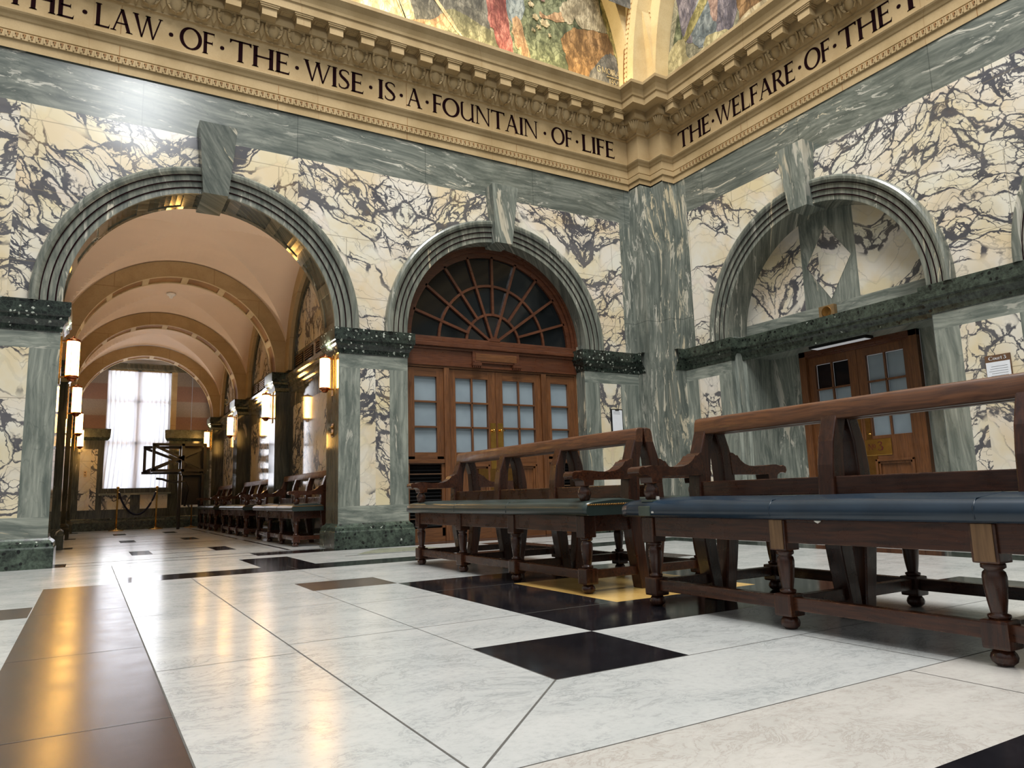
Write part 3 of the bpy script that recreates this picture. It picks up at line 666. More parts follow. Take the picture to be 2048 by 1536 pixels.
# big arch coffered soffit (y YA .. 15.6)
so = MB(); c = CA[0]; n = 9
intrados(so, c, 2.45, ZS, YA-.04, YA+.10, 'brown'); intrados(so, c, 2.45, ZS, 15.47, 15.6, 'brown'); 
for k in range(n):
    a0 = PI*k/n; a1 = PI*(k+1)/n; g = .045
    intrados(so, c, 2.45, ZS, YA+.10, 15.47, 'brown', n=3, a0=a0, a1=a0+g); intrados(so, c, 2.45, ZS, YA+.10, 15.47, 'brown', n=3, a0=a1-g, a1=a1)
    for d, r, ii in ((0.0, 2.47, .03), (.035, 2.50, .03), (.07, 2.55, .0)):
        intrados(so, c, r, ZS, YA+.10+d, 15.47-d, 'gdark', n=6, a0=a0+g+d*.4, a1=a1-g-d*.4)
    for (rA, rB, d) in ((2.45, 2.47, 0), (2.47, 2.50, .035), (2.50, 2.55, .07)):
        for yy in (YA+.10+d, 15.47-d):
            for q in range(6):
                A0 = a0+g+d*.4+(a1-a0-2*g-d*.8)*q/6; A1 = a0+g+d*.4+(a1-a0-2*g-d*.8)*(q+1)/6
                so.quad(*[(c-rr*cos(aa), yy, ZS+rr*sin(aa)) for rr, aa in ((rA, A0), (rA, A1), (rB, A1), (rB, A0))], 'brown')
        for aa in (a0+g+d*.4, a1-g-d*.4):
            so.quad(*[(c-rr*cos(aa), yy, ZS+rr*sin(aa)) for rr, yy in ((rA, YA+.1+d), (rA, 15.47-d), (rB, 15.47-d), (rB, YA+.1+d))], 'brown')
so.quad((c-3.4, 15.6, 7.05), (c+3.4, 15.6, 7.05), (c+3.4, 15.6, 8.2), (c-3.4, 15.6, 8.2), 'limeC')
so.build('trim_6', struct=True)

# capitals / dado mouldings ----------------------------------
CAPP = [(0, 4.03), (.02, 4.05), (.03, 4.14), (.06, 4.20), (.10, 4.24), (.105, 4.30), (.12, 4.31), (.135, 4.33), (.135, 4.57), (-.1, 4.58)]
def cap(name, path, m): 
    mb = MB(); mb.sweep(path, CAPP, m); return mb.build(name, struct=True)
cap('trim_7', [(-7, YA), (-.55, YA), (-.55, 15.6), (-.9, 15.6)], 'serp')
cap('trim_8', [(4.8, 15.6), (4.42, 15.6), (4.42, YA), (5.96, YA), (5.96, 15.2)], 'serp')
cap('trim_9', [(10.75, 15.2), (10.75, YA), (12.51, YA), (12.51, 14.4)], 'serp')
cap('trim_10', [(12.95, 13.76), (XB, 13.76), (XB, 12.21), (XB+.32, 12.21), (XB+.32, 7.34), (XB, 7.34), (XB, 5.33), (XB+.32, 5.33), (XB+.32, .46), (XB, .46), (XB, -6)], 'serp2')
PLP = [(0, .50), (.02, .47), (.05, .45), (.08, .42), (.085, .36), (.10, .33), (.10, 0)]
def plinth(name, path, m='serp3'):
    mb = MB(); mb.sweep(path, PLP, m); return mb.build(name, struct=True)
plinth('baseboard_left', [(-7, YA), (-.55, YA), (-.55, 15.6), (-.9, 15.6)])
plinth('baseboard_middle', [(4.8, 15.6), (4.42, 15.6), (4.42, YA), (5.96, YA), (5.96, 15.05)])
plinth('baseboard_corner', [(10.75, 15.05), (10.75, YA), (12.51, YA), (12.51, 14.22), (12.90, 14.22), (12.90, 13.76), (XB, 13.76), (XB, 12.21), (XB+.3, 12.21)])
plinth('baseboard_right', [(XB+.3, 7.34), (XB, 7.34), (XB, 5.33), (XB+.3, 5.33)])

# entablature -------------------------------------------------
en = MB()
EP = [(0, 9.16), (0, 9.33), (.035, 9.34), (.035, 9.47), (.01, 9.49), (.03, 9.50), (.03, 9.70), (.05, 9.72), (.07, 9.77), (.11, 9.81), (.125, 9.84), (.125, 9.86), (-.02, 9.875), (-.02, 10.58), (.0, 10.60), (.03, 10.61), (.03, 10.65),
      (.05, 10.67), (.12, 10.74), (.17, 10.84), (.18, 10.93), (.25, 10.94), (.25, 11.19), (.52, 11.19), (.52, 11.36), (.55, 11.38), (.56, 11.44), (.60, 11.54), (.67, 11.62), (.69, 11.64), (.69, 11.72), (.62, 11.74), (.1, 11.74), (-.2, 11.76)]
epath = [(-7, 14.68), (12.51, 14.68), (12.51, 14.22), (12.90, 14.22), (12.90, 13.73), (13.29, 13.73), (13.29, -6)]
en.sweep(epath, EP, 'lime')
def onA(u, p, z): return (u, 14.68-p, z)
def onB(u, p, z): return (13.29-p, u, z)
def bx6(mb, f, u0, u1, p0, p1, z0, z1, m):
    q = [f(u, p, z) for z in (z0, z1) for p in (p0, p1) for u in (u0, u1)]
    mb.add(q, [(0, 1, 3, 2), (4, 6, 7, 5), (0, 4, 5, 1), (2, 3, 7, 6), (0, 2, 6, 4), (1, 5, 7, 3)], m)
def ornaments(f, u0, u1, mph, eph, sgn):
    # modillions and coffers between
    p = .705; u = mph
    while u > u0: u -= p
    u += p
    while u < u1:
        bx6(en, f, u-.15, u+.15, .22, .46, 10.95, 11.14, 'lime'); bx6(en, f, u-.18, u+.18, .22, .49, 11.12, 11.16, 'lime'); bx6(en, f, u-.20, u+.20, .22, .505, 11.155, 11.195, 'lime')
        g = u+p/2
        if g+.1 < u1:
            for w_, d in ((.15, .015), (.11, .03), (.06, .045)):
                bx6(en, f, g-w_, g+w_, .36-w_*.72, .36+w_*.72, 11.19-d, 11.195, 'lime')
        u += p
    # egg and dart
    p = .468; u = eph
    while u > u0: u -= p
    u += p
    while u < u1:
        vs_, fs_ = [], []; nu, nv = 9, 7
        for i in range(nv):
            for j in range(nu):
                th = PI*i/(nv-1); ph = PI*j/(nu-1)
                a = cos(ph)*sin(th)*.125; pr = sin(ph)*sin(th)*.085; zz = cos(th)*.165
                vs_.append(f(u+a, .115+pr+zz*.35, 10.81+zz))
        for i in range(nv-1):
            for j in range(nu-1): fs_.append((i*nu+j, i*nu+j+1, (i+1)*nu+j+1, (i+1)*nu+j))
        en.add(vs_, fs_, 'lime', True)
        # shell rim around egg (u-shaped) and dart
        for sg in (-1, 1):
            pts = [(sg*.17, 10.94), (sg*.185, 10.86), (sg*.17, 10.76), (sg*.11, 10.68), (sg*.02, 10.645)]
            for (a, za), (b, zb) in zip(pts[:-1], pts[1:]):
                for o_ in (0,):
                    pa, pb = .13+(za-10.65)*.30, .13+(zb-10.65)*.30
                    q = [f(u+a, pa+.03, za), f(u+b, pb+.03, zb), f(u+b*.72, pb+.01, zb+.02), f(u+a*.72, pa+.01, za), f(u+a, pa-.08, za), f(u+b, pb-.08, zb)]
                    en.add(q, [(0, 1, 2, 3), (0, 4, 5, 1)], 'lime')
        d = u+p/2
        if d < u1-.05:
            q = [f(d-.035, .20, 10.92), f(d+.035, .20, 10.92), f(d, .25, 10.88), f(d+.05, .14, 10.74), f(d-.05, .14, 10.74), f(d, .12, 10.64)]
            en.add(q, [(0, 2, 4), (1, 3, 2), (2, 3, 5), (2, 5, 4)], 'lime')
        u += p
    # little meander / bead ornament of the architrave
    p = .115; u = u0
    while u < u1-.06:
        bx6(en, f, u, u+.022, .035, .052, 9.36, 9.455, 'lime'); bx6(en, f, u, u+.075, .035, .050, 9.435, 9.455, 'relief'); bx6(en, f, u+.045, u+.065, .035, .052, 9.385, 9.44, 'relief')
        u += p
ornaments(onA, -2.6, 12.28, 2.765, 2.444, 1)
ornaments(onB, -.8, 13.5, 9.02, 9.1, -1)
# joints of the stones
for u in (3.06, 5.97, 8.9, .1, -2.6):
    for (z0, z1, p) in ((9.165, 9.33, .003), (9.50, 9.70, .033), (9.98, 10.58, -.018)): bx6(en, onA, u, u+.012, p-.01, p, z0, z1, 'relief')
for u in (11.3, 8.6, 5.9):
    for (z0, z1, p) in ((9.165, 9.33, .003), (9.50, 9.70, .033)): bx6(en, onB, u, u+.012, p-.01, p, z0, z1, 'relief')
ent = en.build('trim_11', struct=True)
# foliage corner leaves in the frieze-top at the corner pier
lf = MB()
for (x, y, d) in ((12.44, 14.55, 0), (12.80, 14.12, 0), (12.42, 14.2, 0), (12.84, 13.70, 0), (13.20, 13.62, 0)):
    for k in range(5):
        a = PI*(1.25)+(k-2)*.35
        lf.tube([(x, y, 10.66), (x+cos(a)*.1, y+sin(a)*.1, 10.76), (x+cos(a)*.19, y+sin(a)*.19, 10.92)], [.03, .045, .02], 'lime', 6)
lf.build('corner_leaf_carving', ent)
tx = MB()
for s_, x0, x1 in (('THE', -1.78, -.66), ('LAW', -.34, .82), ('OF', 1.14, 1.80), ('THE', 2.07, 3.31), ('WISE', 3.60, 4.95), ('IS', 5.27, 5.73), ('A', 5.97, 6.37), ('FOUNTAIN', 6.63, 9.61), ('OF', 10.02, 10.69), ('LIFE', 10.98, 12.10)):
    put_text(tx, s_, (x0, 14.70, 10.03), (1, 0), .47, x1-x0, (0, -1, 0), 'letter')
    if s_ != 'LIFE':
        nx = {-.66: -.34, .82: 1.14, 1.80: 2.07, 3.31: 3.60, 4.95: 5.27, 5.73: 5.97, 6.37: 6.63, 9.61: 10.02, 10.69: 10.98}[x1]
        put_text(tx, '.', ((x1+nx)/2-.08, 14.70, 10.03), (1, 0), .47, .16, (0, -1, 0), 'letter')
tx.build('frieze_lettering', ent)
tx = MB()
W2 = (('THE', 13.49, 12.30), ('WELFARE', 12.12, 9.71), ('OF', 9.45, 8.79), ('THE', 8.59, 7.41), ('PEOPLE', 7.12, 4.6))
for i, (s_, x0, x1) in enumerate(W2):
    put_text(tx, s_, (13.31, x0, 10.03), (0, -1), .47, x0-x1, (-1, 0, 0), 'letter')
    if i < 4: put_text(tx, '.', (13.31, (x1+W2[i+1][1])/2+.08, 10.03), (0, -1), .47, .16, (-1, 0, 0), 'letter')
tx.build('frieze_lettering', ent)

# arched ribs above the cornice and lunette paintings --------------
RM = 8.0; CMA = (12.51-RM, 11.75); CMB = (13.72-RM, 11.75)
rb = MB()
def rib(mb, f, c, r0_, r1_, p, pb, m, n=40, b0=None):
    """annular fascia r0..r1 at projection p, soffit back to pb ; only the corner-side quarter plus a bit"""
    for k in range(n):
        a, b = math.radians(88)*k/n, math.radians(88)*(k+1)/n
        q = [f(c[0]+r*cos(t_), p, c[1]+r*sin(t_)) for r, t_ in ((r0_, a), (r0_, b), (r1_, b), (r1_, a))]
        mb.quad(*q, m)
        q = [f(c[0]+r0_*cos(t_), pp, c[1]+r0_*sin(t_)) for pp, t_ in ((p, a), (p, b), (pb, b), (pb, a))]
        mb.quad(*q, m)
fA = lambda u, p, z: (u, 14.72-p, z); fB = lambda u, p, z: (13.33-p, u, z)
for f, c in ((fA, CMA), (fB, CMB)):
    rib(rb, f, c, RM, RM+.39, .47, -.05, 'limeR'); rib(rb, f, c, RM+.39, RM+1.3, .94, .47, 'limeR')
    rib(rb, f, c, RM+.62, RM+.74, .965, .94, 'limeR'); rib(rb, f, c, RM+.74, RM+.80, .955, .94, 'relief')
    for k in range(70):
        a = math.radians(.4+k*.9)
        for rr in (RM+.64, RM+.72):
            x = c[0]+rr*cos(a); z = c[1]+rr*sin(a); bx6(rb, f, x-.018, x+.018, .96, .975, z-.018, z+.018, 'relief')
rb.build('trim_12', struct=True)
MT['mA0'] = paint('mural_ground', (150, 148, 122), (196, 188, 158)); MT['mfo'] = paint('mural_foliage', (66, 78, 54), (130, 140, 104), (1.5, 1, 1))
MT['mgr'] = paint('mural_grey_robe', (76, 78, 80), (124, 122, 116)); MT['mol'] = paint('mural_olive_cloth', (104, 104, 76), (146, 144, 112))
MT['mre'] = paint('mural_red_robe', (128, 44, 50), (186, 104, 96)); MT['mbl'] = paint('mural_blue_cloth', (104, 122, 136), (160, 172, 176))
MT['mfl'] = paint('mural_flesh', (178, 128, 90), (214, 170, 126)); MT['mcr'] = paint('mural_cream', (222, 196, 146), (236, 218, 180))
MT['mwh'] = paint('mural_white_shirt', (168, 152, 122), (216, 202, 170), (5, 1, 1)); MT['mbr'] = paint('mural_brown_skirt', (122, 82, 46), (178, 128, 76))
MT['mdk'] = paint('mural_dark_blue', (84, 86, 92), (116, 112, 108)); MT['mye'] = paint('mural_yellow_grass', (146, 136, 74), (190, 176, 106))  # mdk is the painting's own dark blue-grey, reused on the pendentive
MT['mpu'] = paint('mural_purple_robe', (98, 94, 118), (158, 146, 158), (4, 4, 1)); MT['mpk'] = paint('mural_pink', (178, 136, 128), (206, 168, 152), (3, 3, 1)); MT['mst'] = paint('mural_stone', (210, 196, 138), (232, 218, 164), (2, 2, 1))
def mural(name, f, c, base, shapes, label):
    mb = MB(); N_ = 40
    pts = [f(c[0]-RM*cos(PI*k/N_), .0, c[1]-.1+RM*sin(PI*k/N_)) for k in range(N_+1)]
    # as a fan of quads from the base line
    for k in range(N_):
        a, b = pts[k], pts[k+1]
        mb.quad((a[0], a[1], c[1]-.3), (b[0], b[1], c[1]-.3), b, a, base)
    o = mb.build(name); tag(o, label, 'mural')
    d = .004
    groups = {}
    for (part, m, poly) in shapes:
        g = MB(); d += .0012
        # subdivide outline and wobble for painterly edges
        q = []; n = len(poly)
        for i in range(n):
            a = poly[i]; b = poly[(i+1) % n]; p0 = poly[i-1]; p3 = poly[(i+2) % n]
            for s_ in range(5):
                t_ = s_/5
                h = [0.5*((2*a[j])+(-p0[j]+b[j])*t_+(2*p0[j]-5*a[j]+4*b[j]-p3[j])*t_*t_+(-p0[j]+3*a[j]-3*b[j]+p3[j])*t_**3) for j in (0, 1)]
                q.append((h[0]+random.uniform(-.028, .028), h[1]+random.uniform(-.028, .028)))
        g.poly([f(u, d, z) for u, z in q], m); g.build(part, o)
    return o
shA = [('painted_ground', 'mcr', [[3.0, 11.8], [4.12, 12.5], [5.86, 12.9], [6.18, 12.25], [5.35, 11.8]]), ('painted_foliage', 'mfo', [[9.0, 12.0], [9.29, 13.91], [10.2, 15], [11.8, 15.2], [12.2, 14.2], [12.45, 12.9], [12.45, 12.0]]),
 ('painted_robe', 'mgr', [[6.09, 13.6], [8.24, 14.4], [8.38, 13.17], [7.99, 12.28], [7.23, 12.1], [6.63, 12.2], [6.3, 12.27]]),
 ('painted_robe', 'mol', [[7.1, 12.88], [7.52, 12.88], [8.01, 12.74], [8.58, 12.6], [8.75, 11.95], [7.16, 11.9], [6.89, 12.43]]),
 ('painted_figure', 'mfl', [[6.73, 12.51], [6.98, 12.73], [7.23, 12.6], [7.14, 12.38], [6.5, 12.0], [6.0, 12.2]]),
 ('painted_robe', 'mre', [[8.14, 14.5], [8.8, 14.5], [8.81, 13.32], [8.95, 12.2], [8.58, 12.2], [8.37, 12.75], [8.23, 12.98]]),
 ('painted_robe', 'mbl', [[8.8, 13.9], [9.30, 14.0], [9.28, 13.39], [9.02, 13.07], [8.83, 13.32]]),
 ('painted_figure', 'mfl', [[8.93, 13.14], [9.17, 13.26], [9.46, 12.2], [9.25, 12.15]]), ('painted_figure', 'mfl', [[8.92, 12.92], [9.04, 12.99], [9.21, 12.5], [9.03, 12.45]]),
 ('painted_figure', 'mfl', [[9.81, 13.74], [10.0, 13.68], [10.5, 13.94], [10.83, 13.87], [10.45, 13.62], [9.84, 13.57]]),
 ('painted_robe', 'mwh', [[10.94, 15.0], [11.64, 15.0], [11.88, 14.34], [12.08, 13.85], [11.5, 13.72], [10.99, 13.81]]),
 ('painted_robe', 'mwh', [[10.47, 14.05], [10.68, 14.33], [11.03, 14.51], [11.0, 14.05], [10.82, 13.68], [10.62, 13.71]]),
 ('painted_robe', 'mbr', [[10.46, 13.12], [10.81, 13.53], [11.24, 13.64], [12.11, 13.76], [12.30, 13.31], [12.06, 12.85], [11.62, 12.7], [11.39, 12.1], [10.75, 12.2], [10.57, 12.71]]),
 ('painted_ground', 'mdk', [[11.8, 12.96], [12.22, 13.2], [12.40, 12.82], [12.42, 12.0], [11.33, 12.1]]), ('painted_foliage', 'mye', [[11.85, 14.75], [12.0, 14.7], [12.30, 13.7], [12.40, 12.9], [12.25, 13.38], [11.96, 14.13]]),
 ('painted_staff', 'mcr', [[5.5, 13.2], [5.6, 13.2], [6.02, 12.2], [5.95, 12.2]]), ('painted_staff', 'mcr', [[6.50, 13.3], [6.6, 13.3], [7.52, 12.2], [7.45, 12.2]])]
def blob(u, z, r): return [[u+r*cos(k*PI/3), z+r*.8*sin(k*PI/3)] for k in range(6)]
for (u, z, r) in ((9.66, 13.5, .10), (9.95, 13.42, .14), (9.53, 13.84, .10), (9.75, 13.25, .07), (10.1, 13.1, .06), (9.6, 13.1, .06)): shA.append(('painted_flower', 'mcr', blob(u, z, r)))
for (u, z, r) in ((9.62, 14.15, .1), (9.9, 14.1, .08), (9.4, 14.1, .07)): shA.append(('painted_flower', 'mpk', blob(u, z, r)))
mu = mural('mural', fA, CMA, 'mA0', shA, 'arched wall painting of robed figures and flowers above the left-hand inscription')
sg = MB(); put_text(sg, 'G_MOIRA', (11.62, 14.69, 12.52), (1, 0), .18, .80, (0, -1, 0), 'mcr', .01); put_text(sg, '1954.', (12.02, 14.69, 12.22), (1, 0), .17, .42, (0, -1, 0), 'mcr', .02)
sg.box(11.95, 12.45, 14.665, 14.69, 12.44, 12.455, 'mcr'); sg.build('signature', mu)
shB = [('painted_ground', 'mfo', [[13.55, 12.6], [13.1, 14.23], [12.9, 14.8], [13.12, 12.9], [13.5, 12.4]]), ('painted_robe', 'mpu', [[13.14, 14.9], [12.12, 14.3], [12.45, 12.9], [12.85, 12.8], [13.10, 13.38]]),
 ('painted_robe', 'mbl', [[12.31, 13.97], [11.72, 13.93], [11.52, 12.78], [11.97, 12.3], [12.5, 12.45], [12.74, 12.97]]), ('painted_robe', 'mpu', [[11.72, 13.9], [10.9, 13.7], [11.35, 12.32], [11.8, 12.41], [11.86, 12.99]]),
 ('painted_robe', 'mpk', [[12.08, 13.96], [11.72, 13.83], [11.84, 12.84], [12.02, 13.1]]), ('painted_staff', 'mye', [[12.18, 13.9], [11.98, 13.7], [12.86, 12.95], [13.0, 13.1]]),
 ('painted_ground', 'mst', [[13.62, 12.94], [13.01, 13.0], [12.95, 12.41], [12.3, 12.3], [12.3, 11.9], [13.66, 11.9]]), ('painted_ground', 'mst', [[12.3, 12.55], [11.8, 12.51], [11.4, 12.2], [12.3, 11.9]]),
 ('painted_chest', 'mbr', [[11.12, 13.1], [10.3, 12.9], [9.3, 12.4], [11.02, 12.32], [11.1, 12.51]]), ('painted_ground', 'mcr', [[11.05, 12.42], [9.6, 12.32], [9.2, 11.9], [11.05, 12.0]])]
mural('mural', fB, CMB, 'mA0', shB, 'arched wall painting of purple and blue robes above the right-hand inscription')
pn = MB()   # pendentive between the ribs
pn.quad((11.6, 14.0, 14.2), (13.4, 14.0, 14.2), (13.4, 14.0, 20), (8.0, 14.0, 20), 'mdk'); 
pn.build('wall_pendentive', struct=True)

# =================================================================== CORRIDOR
XL, XR = -.55, 4.42; XWL, XWR = -.95, 4.82; XC = (XL+XR)/2
PIL = [(20.72, 21.45), (26.72, 27.45), (32.65, 33.38)]
BAY = [(15.6, 20.72), (21.45, 26.72), (27.45, 32.65)]
def side(sgn):
    mb = MB(); X = XWR if sgn > 0 else XWL; XP = XR if sgn > 0 else XL
    for (y0, y1) in BAY:
        P = lambda u, z: (X, u, z)
        fr = .42
        mb.quad(P(y0, 0), P(y1, 0), P(y1, .85), P(y0, .85), 'gdark'); mb.quad(P(y0, 3.6), P(y1, 3.6), P(y1, 5.05), P(y0, 5.05), 'brown')
        mb.quad(P(y0, .85), P(y0+fr, .85), P(y0+fr, 3.6), P(y0, 3.6), 'gdark'); mb.quad(P(y1-fr, .85), P(y1, .85), P(y1, 3.6), P(y1-fr, 3.6), 'gdark')
        mb.quad(P(y0+fr, .85), P(y1-fr, .85), P(y1-fr, 3.6), P(y0+fr, 3.6), 'brecc')
        # moulding
        pr = [(0, 4.02), (.03, 4.05), (.035, 4.12), (.07, 4.16), (.075, 4.24), (.12, 4.30), (.12, 4.38), (.16, 4.42), (.16, 4.5), (0, 4.52)]
        pth = [(X, y1), (X, y0)] if sgn > 0 else [(X, y0), (X, y1)]
        mb.sweep(pth[::-1] if False else pth, [(p if True else -p, z) for p, z in pr], 'brown')
        # vent louvre openings
        yc = (y0+y1)/2
        for g in (-1.55, -.55, .55, 1.55):
            xx = X-sgn*.012
            mb.box(min(X, xx), max(X, xx), yc+g-.40, yc+g+.40, 4.66, 4.96, 'blackin')
            for k in range(5): mb.box(min(X, X-sgn*.03), max(X, X-sgn*.03), yc+g-.40, yc+g+.40, 4.68+k*.06, 4.70+k*.06, 'brassd')
        # lunette
        R0 = (y1-y0)/2; us = [yc-R0*cos(PI*k/40) for k in range(41)]
        kz = 2.87/R0
        for a, b in zip(us[:-1], us[1:]):
            za = 4.6+kz*sqrt(max(0, R0*R0-(a-yc)**2)); zb = 4.6+kz*sqrt(max(0, R0*R0-(b-yc)**2))
            if max(za, zb) > 5.05: mb.quad(P(a, 5.05), P(b, 5.05), P(b, max(5.05, zb)), P(a, max(5.05, za)), 'brecc')
        for k in range(40):      # stone ring, two orders
            a, b = PI*k/40, PI*(k+1)/40
            for (r0_, r1_, d, m) in ((R0-.42, R0+.02, .16, 'limeC'), (R0-.62, R0-.42, .06, 'gdark')):
                q = [(X-sgn*d, yc-r*cos(t_), 4.6+kz*r*sin(t_)) for r, t_ in ((r0_, a), (r0_, b), (r1_, b), (r1_, a))]; mb.quad(*q, m)
                q = [(X-sgn*dd, yc-r0_*cos(t_), 4.6+kz*r0_*sin(t_)) for dd, t_ in ((d, a), (d, b), (0, b), (0, a))]; mb.quad(*q, m)
    for (y0, y1) in PIL:
        mb.box(min(X, XP), max(X, XP), y0, y1, 0, 4.4, 'gdark')
        mb.box(min(X, XP-sgn*.0), max(X, XP), y0, y1, 4.4, 7.6, 'limeC') if False else None
    return mb.build('wall_corridor_right' if sgn > 0 else 'wall_corridor_left', struct=True)
side(1); side(-1)
k = 13
for sgn in (1, -1):
    X = XWR if sgn > 0 else XWL; XP = XR if sgn > 0 else XL
    for (y0, y1) in PIL:
        pth = [(X, y0), (XP, y0), (XP, y1), (X, y1)]
        if sgn > 0: pth = pth[::-1]
        mb = MB(); mb.sweep(pth, CAPP, 'serp2'); mb.sweep(pth, PLP, 'gdark'); mb.build('trim_%d' % k, struct=True); k += 1
# transverse stone arches
def tarch(y0, y1, nm):
    mb = MB(); R1, R2 = 2.48, 2.88; n = 48
    for k_ in range(n):
        a, b = PI*k_/n, PI*(k_+1)/n
        def q4(r, yy, m): mb.quad(*[(XC-rr*cos(t_), y_, 4.57+rr*sin(t_)) for (rr, t_, y_) in ((r[0], a, yy[0]), (r[0], b, yy[0]), (r[1], b, yy[1]), (r[1], a, yy[1]))], m)
        q4((R1, R2+.02), (y0, y0), 'limeC'); q4((R1, R2+.02), (y1, y1), 'limeC')
        q4((R1, R1), (y0, y0+.10), 'limeC'); q4((R1, R1), (y1-.10, y1), 'limeC')
        q4((R1, R1+.03), (y0+.10, y0+.10), 'limeC'); q4((R1, R1+.03), (y1-.10, y1-.10), 'limeC')
        q4((R1+.03, R1+.03), (y0+.10, y1-.10), 'relief' if k_ % 6 not in (0,) else 'limeC')
        if k_ % 6 == 0: q4((R1+.002, R1+.002), (y0+.10, y1-.10), 'limeC')
        # spandrel stone down to the wall on the sides
    for sx in (-1, 1):
        mb.quad((XC+sx*2.48, y0, 4.57), (XC+sx*2.9, y0, 4.57), (XC+sx*2.9, y0, 6.0), (XC+sx*2.48, y0, 6.0), 'limeC') if False else None
    for k_ in range(n):          # stone from ring out to the side walls
        a, b = PI*k_/n, PI*(k_+1)/n
        xa, xb = XC-R2*cos(a), XC-R2*cos(b); za, zb = 4.57+R2*sin(a), 4.57+R2*sin(b)
    return mb.build(nm, struct=True)
for (y0, y1) in PIL: tarch(y0, y1, 'trim_%d' % k); k += 1
# groin vaults
vt_ = MB()
for (y0, y1) in BAY:
    yc, R0 = (y0+y1)/2, (y1-y0)/2; nx, ny = 72, 72; kz = 2.87/R0; g = []
    for j in range(ny+1):
        yy = yc-R0*cos(PI*j/ny)
        for i in range(nx+1):
            xx = XC-2.88*cos(PI*i/nx)
            zl = 4.6+sqrt(max(0, 2.88**2-(xx-XC)**2)); zc = 4.6+kz*sqrt(max(0, R0*R0-(yy-yc)**2))
            g.append((xx, yy, max(zl, zc)))
    vt_.add(g, [(j*(nx+1)+i, j*(nx+1)+i+1, (j+1)*(nx+1)+i+1, (j+1)*(nx+1)+i) for j in range(ny) for i in range(nx)], 'plaster', False)
vt_.box(XWL-.5, XWR+.5, 15.6, 33.4, 7.8, 7.9, 'plaster')
vt_.box(XWL-3.5, XWR+3.5, 33.38, 35.0, 7.25, 7.35, 'plasterw')
for r in (.5, .62, .72): 
    vt_.lathe([(r, 0), (r+.03, -.03), (r+.06, 0)], 'plasterw', (1.9, 34.0, 7.25), 32)
vt_.box(XWL-3.5, XWR+3.5, 33.55, 33.62, 7.19, 7.25, 'plasterw')
vt_.build('ceiling', struct=True)
# end wall with window opening x .5..2.95 z 1.72..6.75
YE = 34.75; ew = MB(); wx0, wx1, wz0, wz1 = .50, 2.97, 1.72, 6.80
def er(x0, x1, z0, z1, m, y=YE): ew.quad((x0, y, z0), (x1, y, z0), (x1, y, z1), (x0, y, z1), m)
er(-4.5, 8.5, 0, .85, 'gdark')
er(-4.5, -.35, .85, 4.1, 'gdark'); er(-.35, .28, .85, 3.35, 'brecp'); er(.28, wx0, .85, 4.1, 'gdark'); er(-.35, .28, 3.35, 4.1, 'gdark')
er(wx0, 1.55, .85, 1.45, 'brecp'); er(1.55, 1.92, .85, 1.45, 'gdark'); er(1.92, wx1, .85, 1.45, 'brecp'); er(wx0, wx1, 1.45, wz0, 'gdark')
er(wx1, 3.5, .85, 4.1, 'gdark'); er(3.5, 4.2, .85, 3.35, 'brecp'); er(3.5, 4.2, 3.35, 4.1, 'gdark'); er(4.2, 8.5, .85, 4.1, 'gdark')
row = 0; z = 4.1
while z < 6.8:
    z1 = min(z+.68, 6.8); m = 'granA' if row % 2 == 0 else 'granB'
    er(-4.5, wx0-.0, z, z1, m); er(wx1+.22, 3.8, z, z1, m); er(3.81, 8.5, z, z1, m); z = z1; row += 1
er(wx1, wx1+.22, 4.1, 6.8, 'limeC'); er(-4.5, 8.5, 6.8, 7.05, 'brown'); er(-4.5, 8.5, 7.05, 7.3, 'plasterw')
for x in (wx0, wx1): ew.quad((x, YE, wz0), (x, YE+.5, wz0), (x, YE+.5, wz1), (x, YE, wz1), 'limeC')
ew.quad((wx0, YE, wz1), (wx1, YE, wz1), (wx1, YE+.5, wz1), (wx0, YE+.5, wz1), 'limeC')
ew.sweep([(-4.5, YE), (.62, YE), (.62, YE+.4)], [(0, 3.72), (.05, 3.78), (.08, 3.85), (.10, 4.2), (0, 4.22)], 'serp2')
ew.sweep([(2.86, YE+.4), (2.86, YE), (8.5, YE)], [(0, 3.72), (.05, 3.78), (.08, 3.85), (.10, 4.2), (0, 4.22)], 'serp2')
ew.sweep([(-4.5, YE), (8.5, YE)], PLP, 'serp2')
ew.sweep([(-4.5, YE), (8.5, YE)], [(0, 6.76), (.08, 6.84), (.10, 7.0), (.14, 7.04), (0, 7.06)], 'brown')
ew.box(wx0-.12, wx1+.12, YE-.14, YE+.1, 1.44, 1.52, 'gl')
ew.build('wall_end', struct=True)
wd = empty('window_1', (1.73, YE+.3, 1.6), struct=True)
f = MB(); cx, cy, cz = 1.73, YE+.3, 1.6
def lb(mb, x0, x1, y0, y1, z0, z1, m, bev=0): mb.box(x0-cx, x1-cx, y0-cy, y1-cy, z0-cz, z1-cz, m, bev)
lb(f, wx0, wx0+.09, YE+.2, YE+.34, 1.62, wz1, 'limeC'); lb(f, wx1-.09, wx1, YE+.2, YE+.34, 1.62, wz1, 'mahog'); lb(f, wx0, wx1, YE+.2, YE+.34, wz1-.1, wz1, 'limeC'); lb(f, wx0, wx1, YE+.1, YE+.34, 1.53, 1.72, 'mahog')
lb(f, 1.62, 1.78, YE+.2, YE+.32, 1.7, wz1, 'plasterw')
for z in (3.62, 5.42): lb(f, wx0, wx1, YE+.2, YE+.32, z-.06, z+.06, 'plasterw')
f.build('window_frame', wd)
gl = MB()
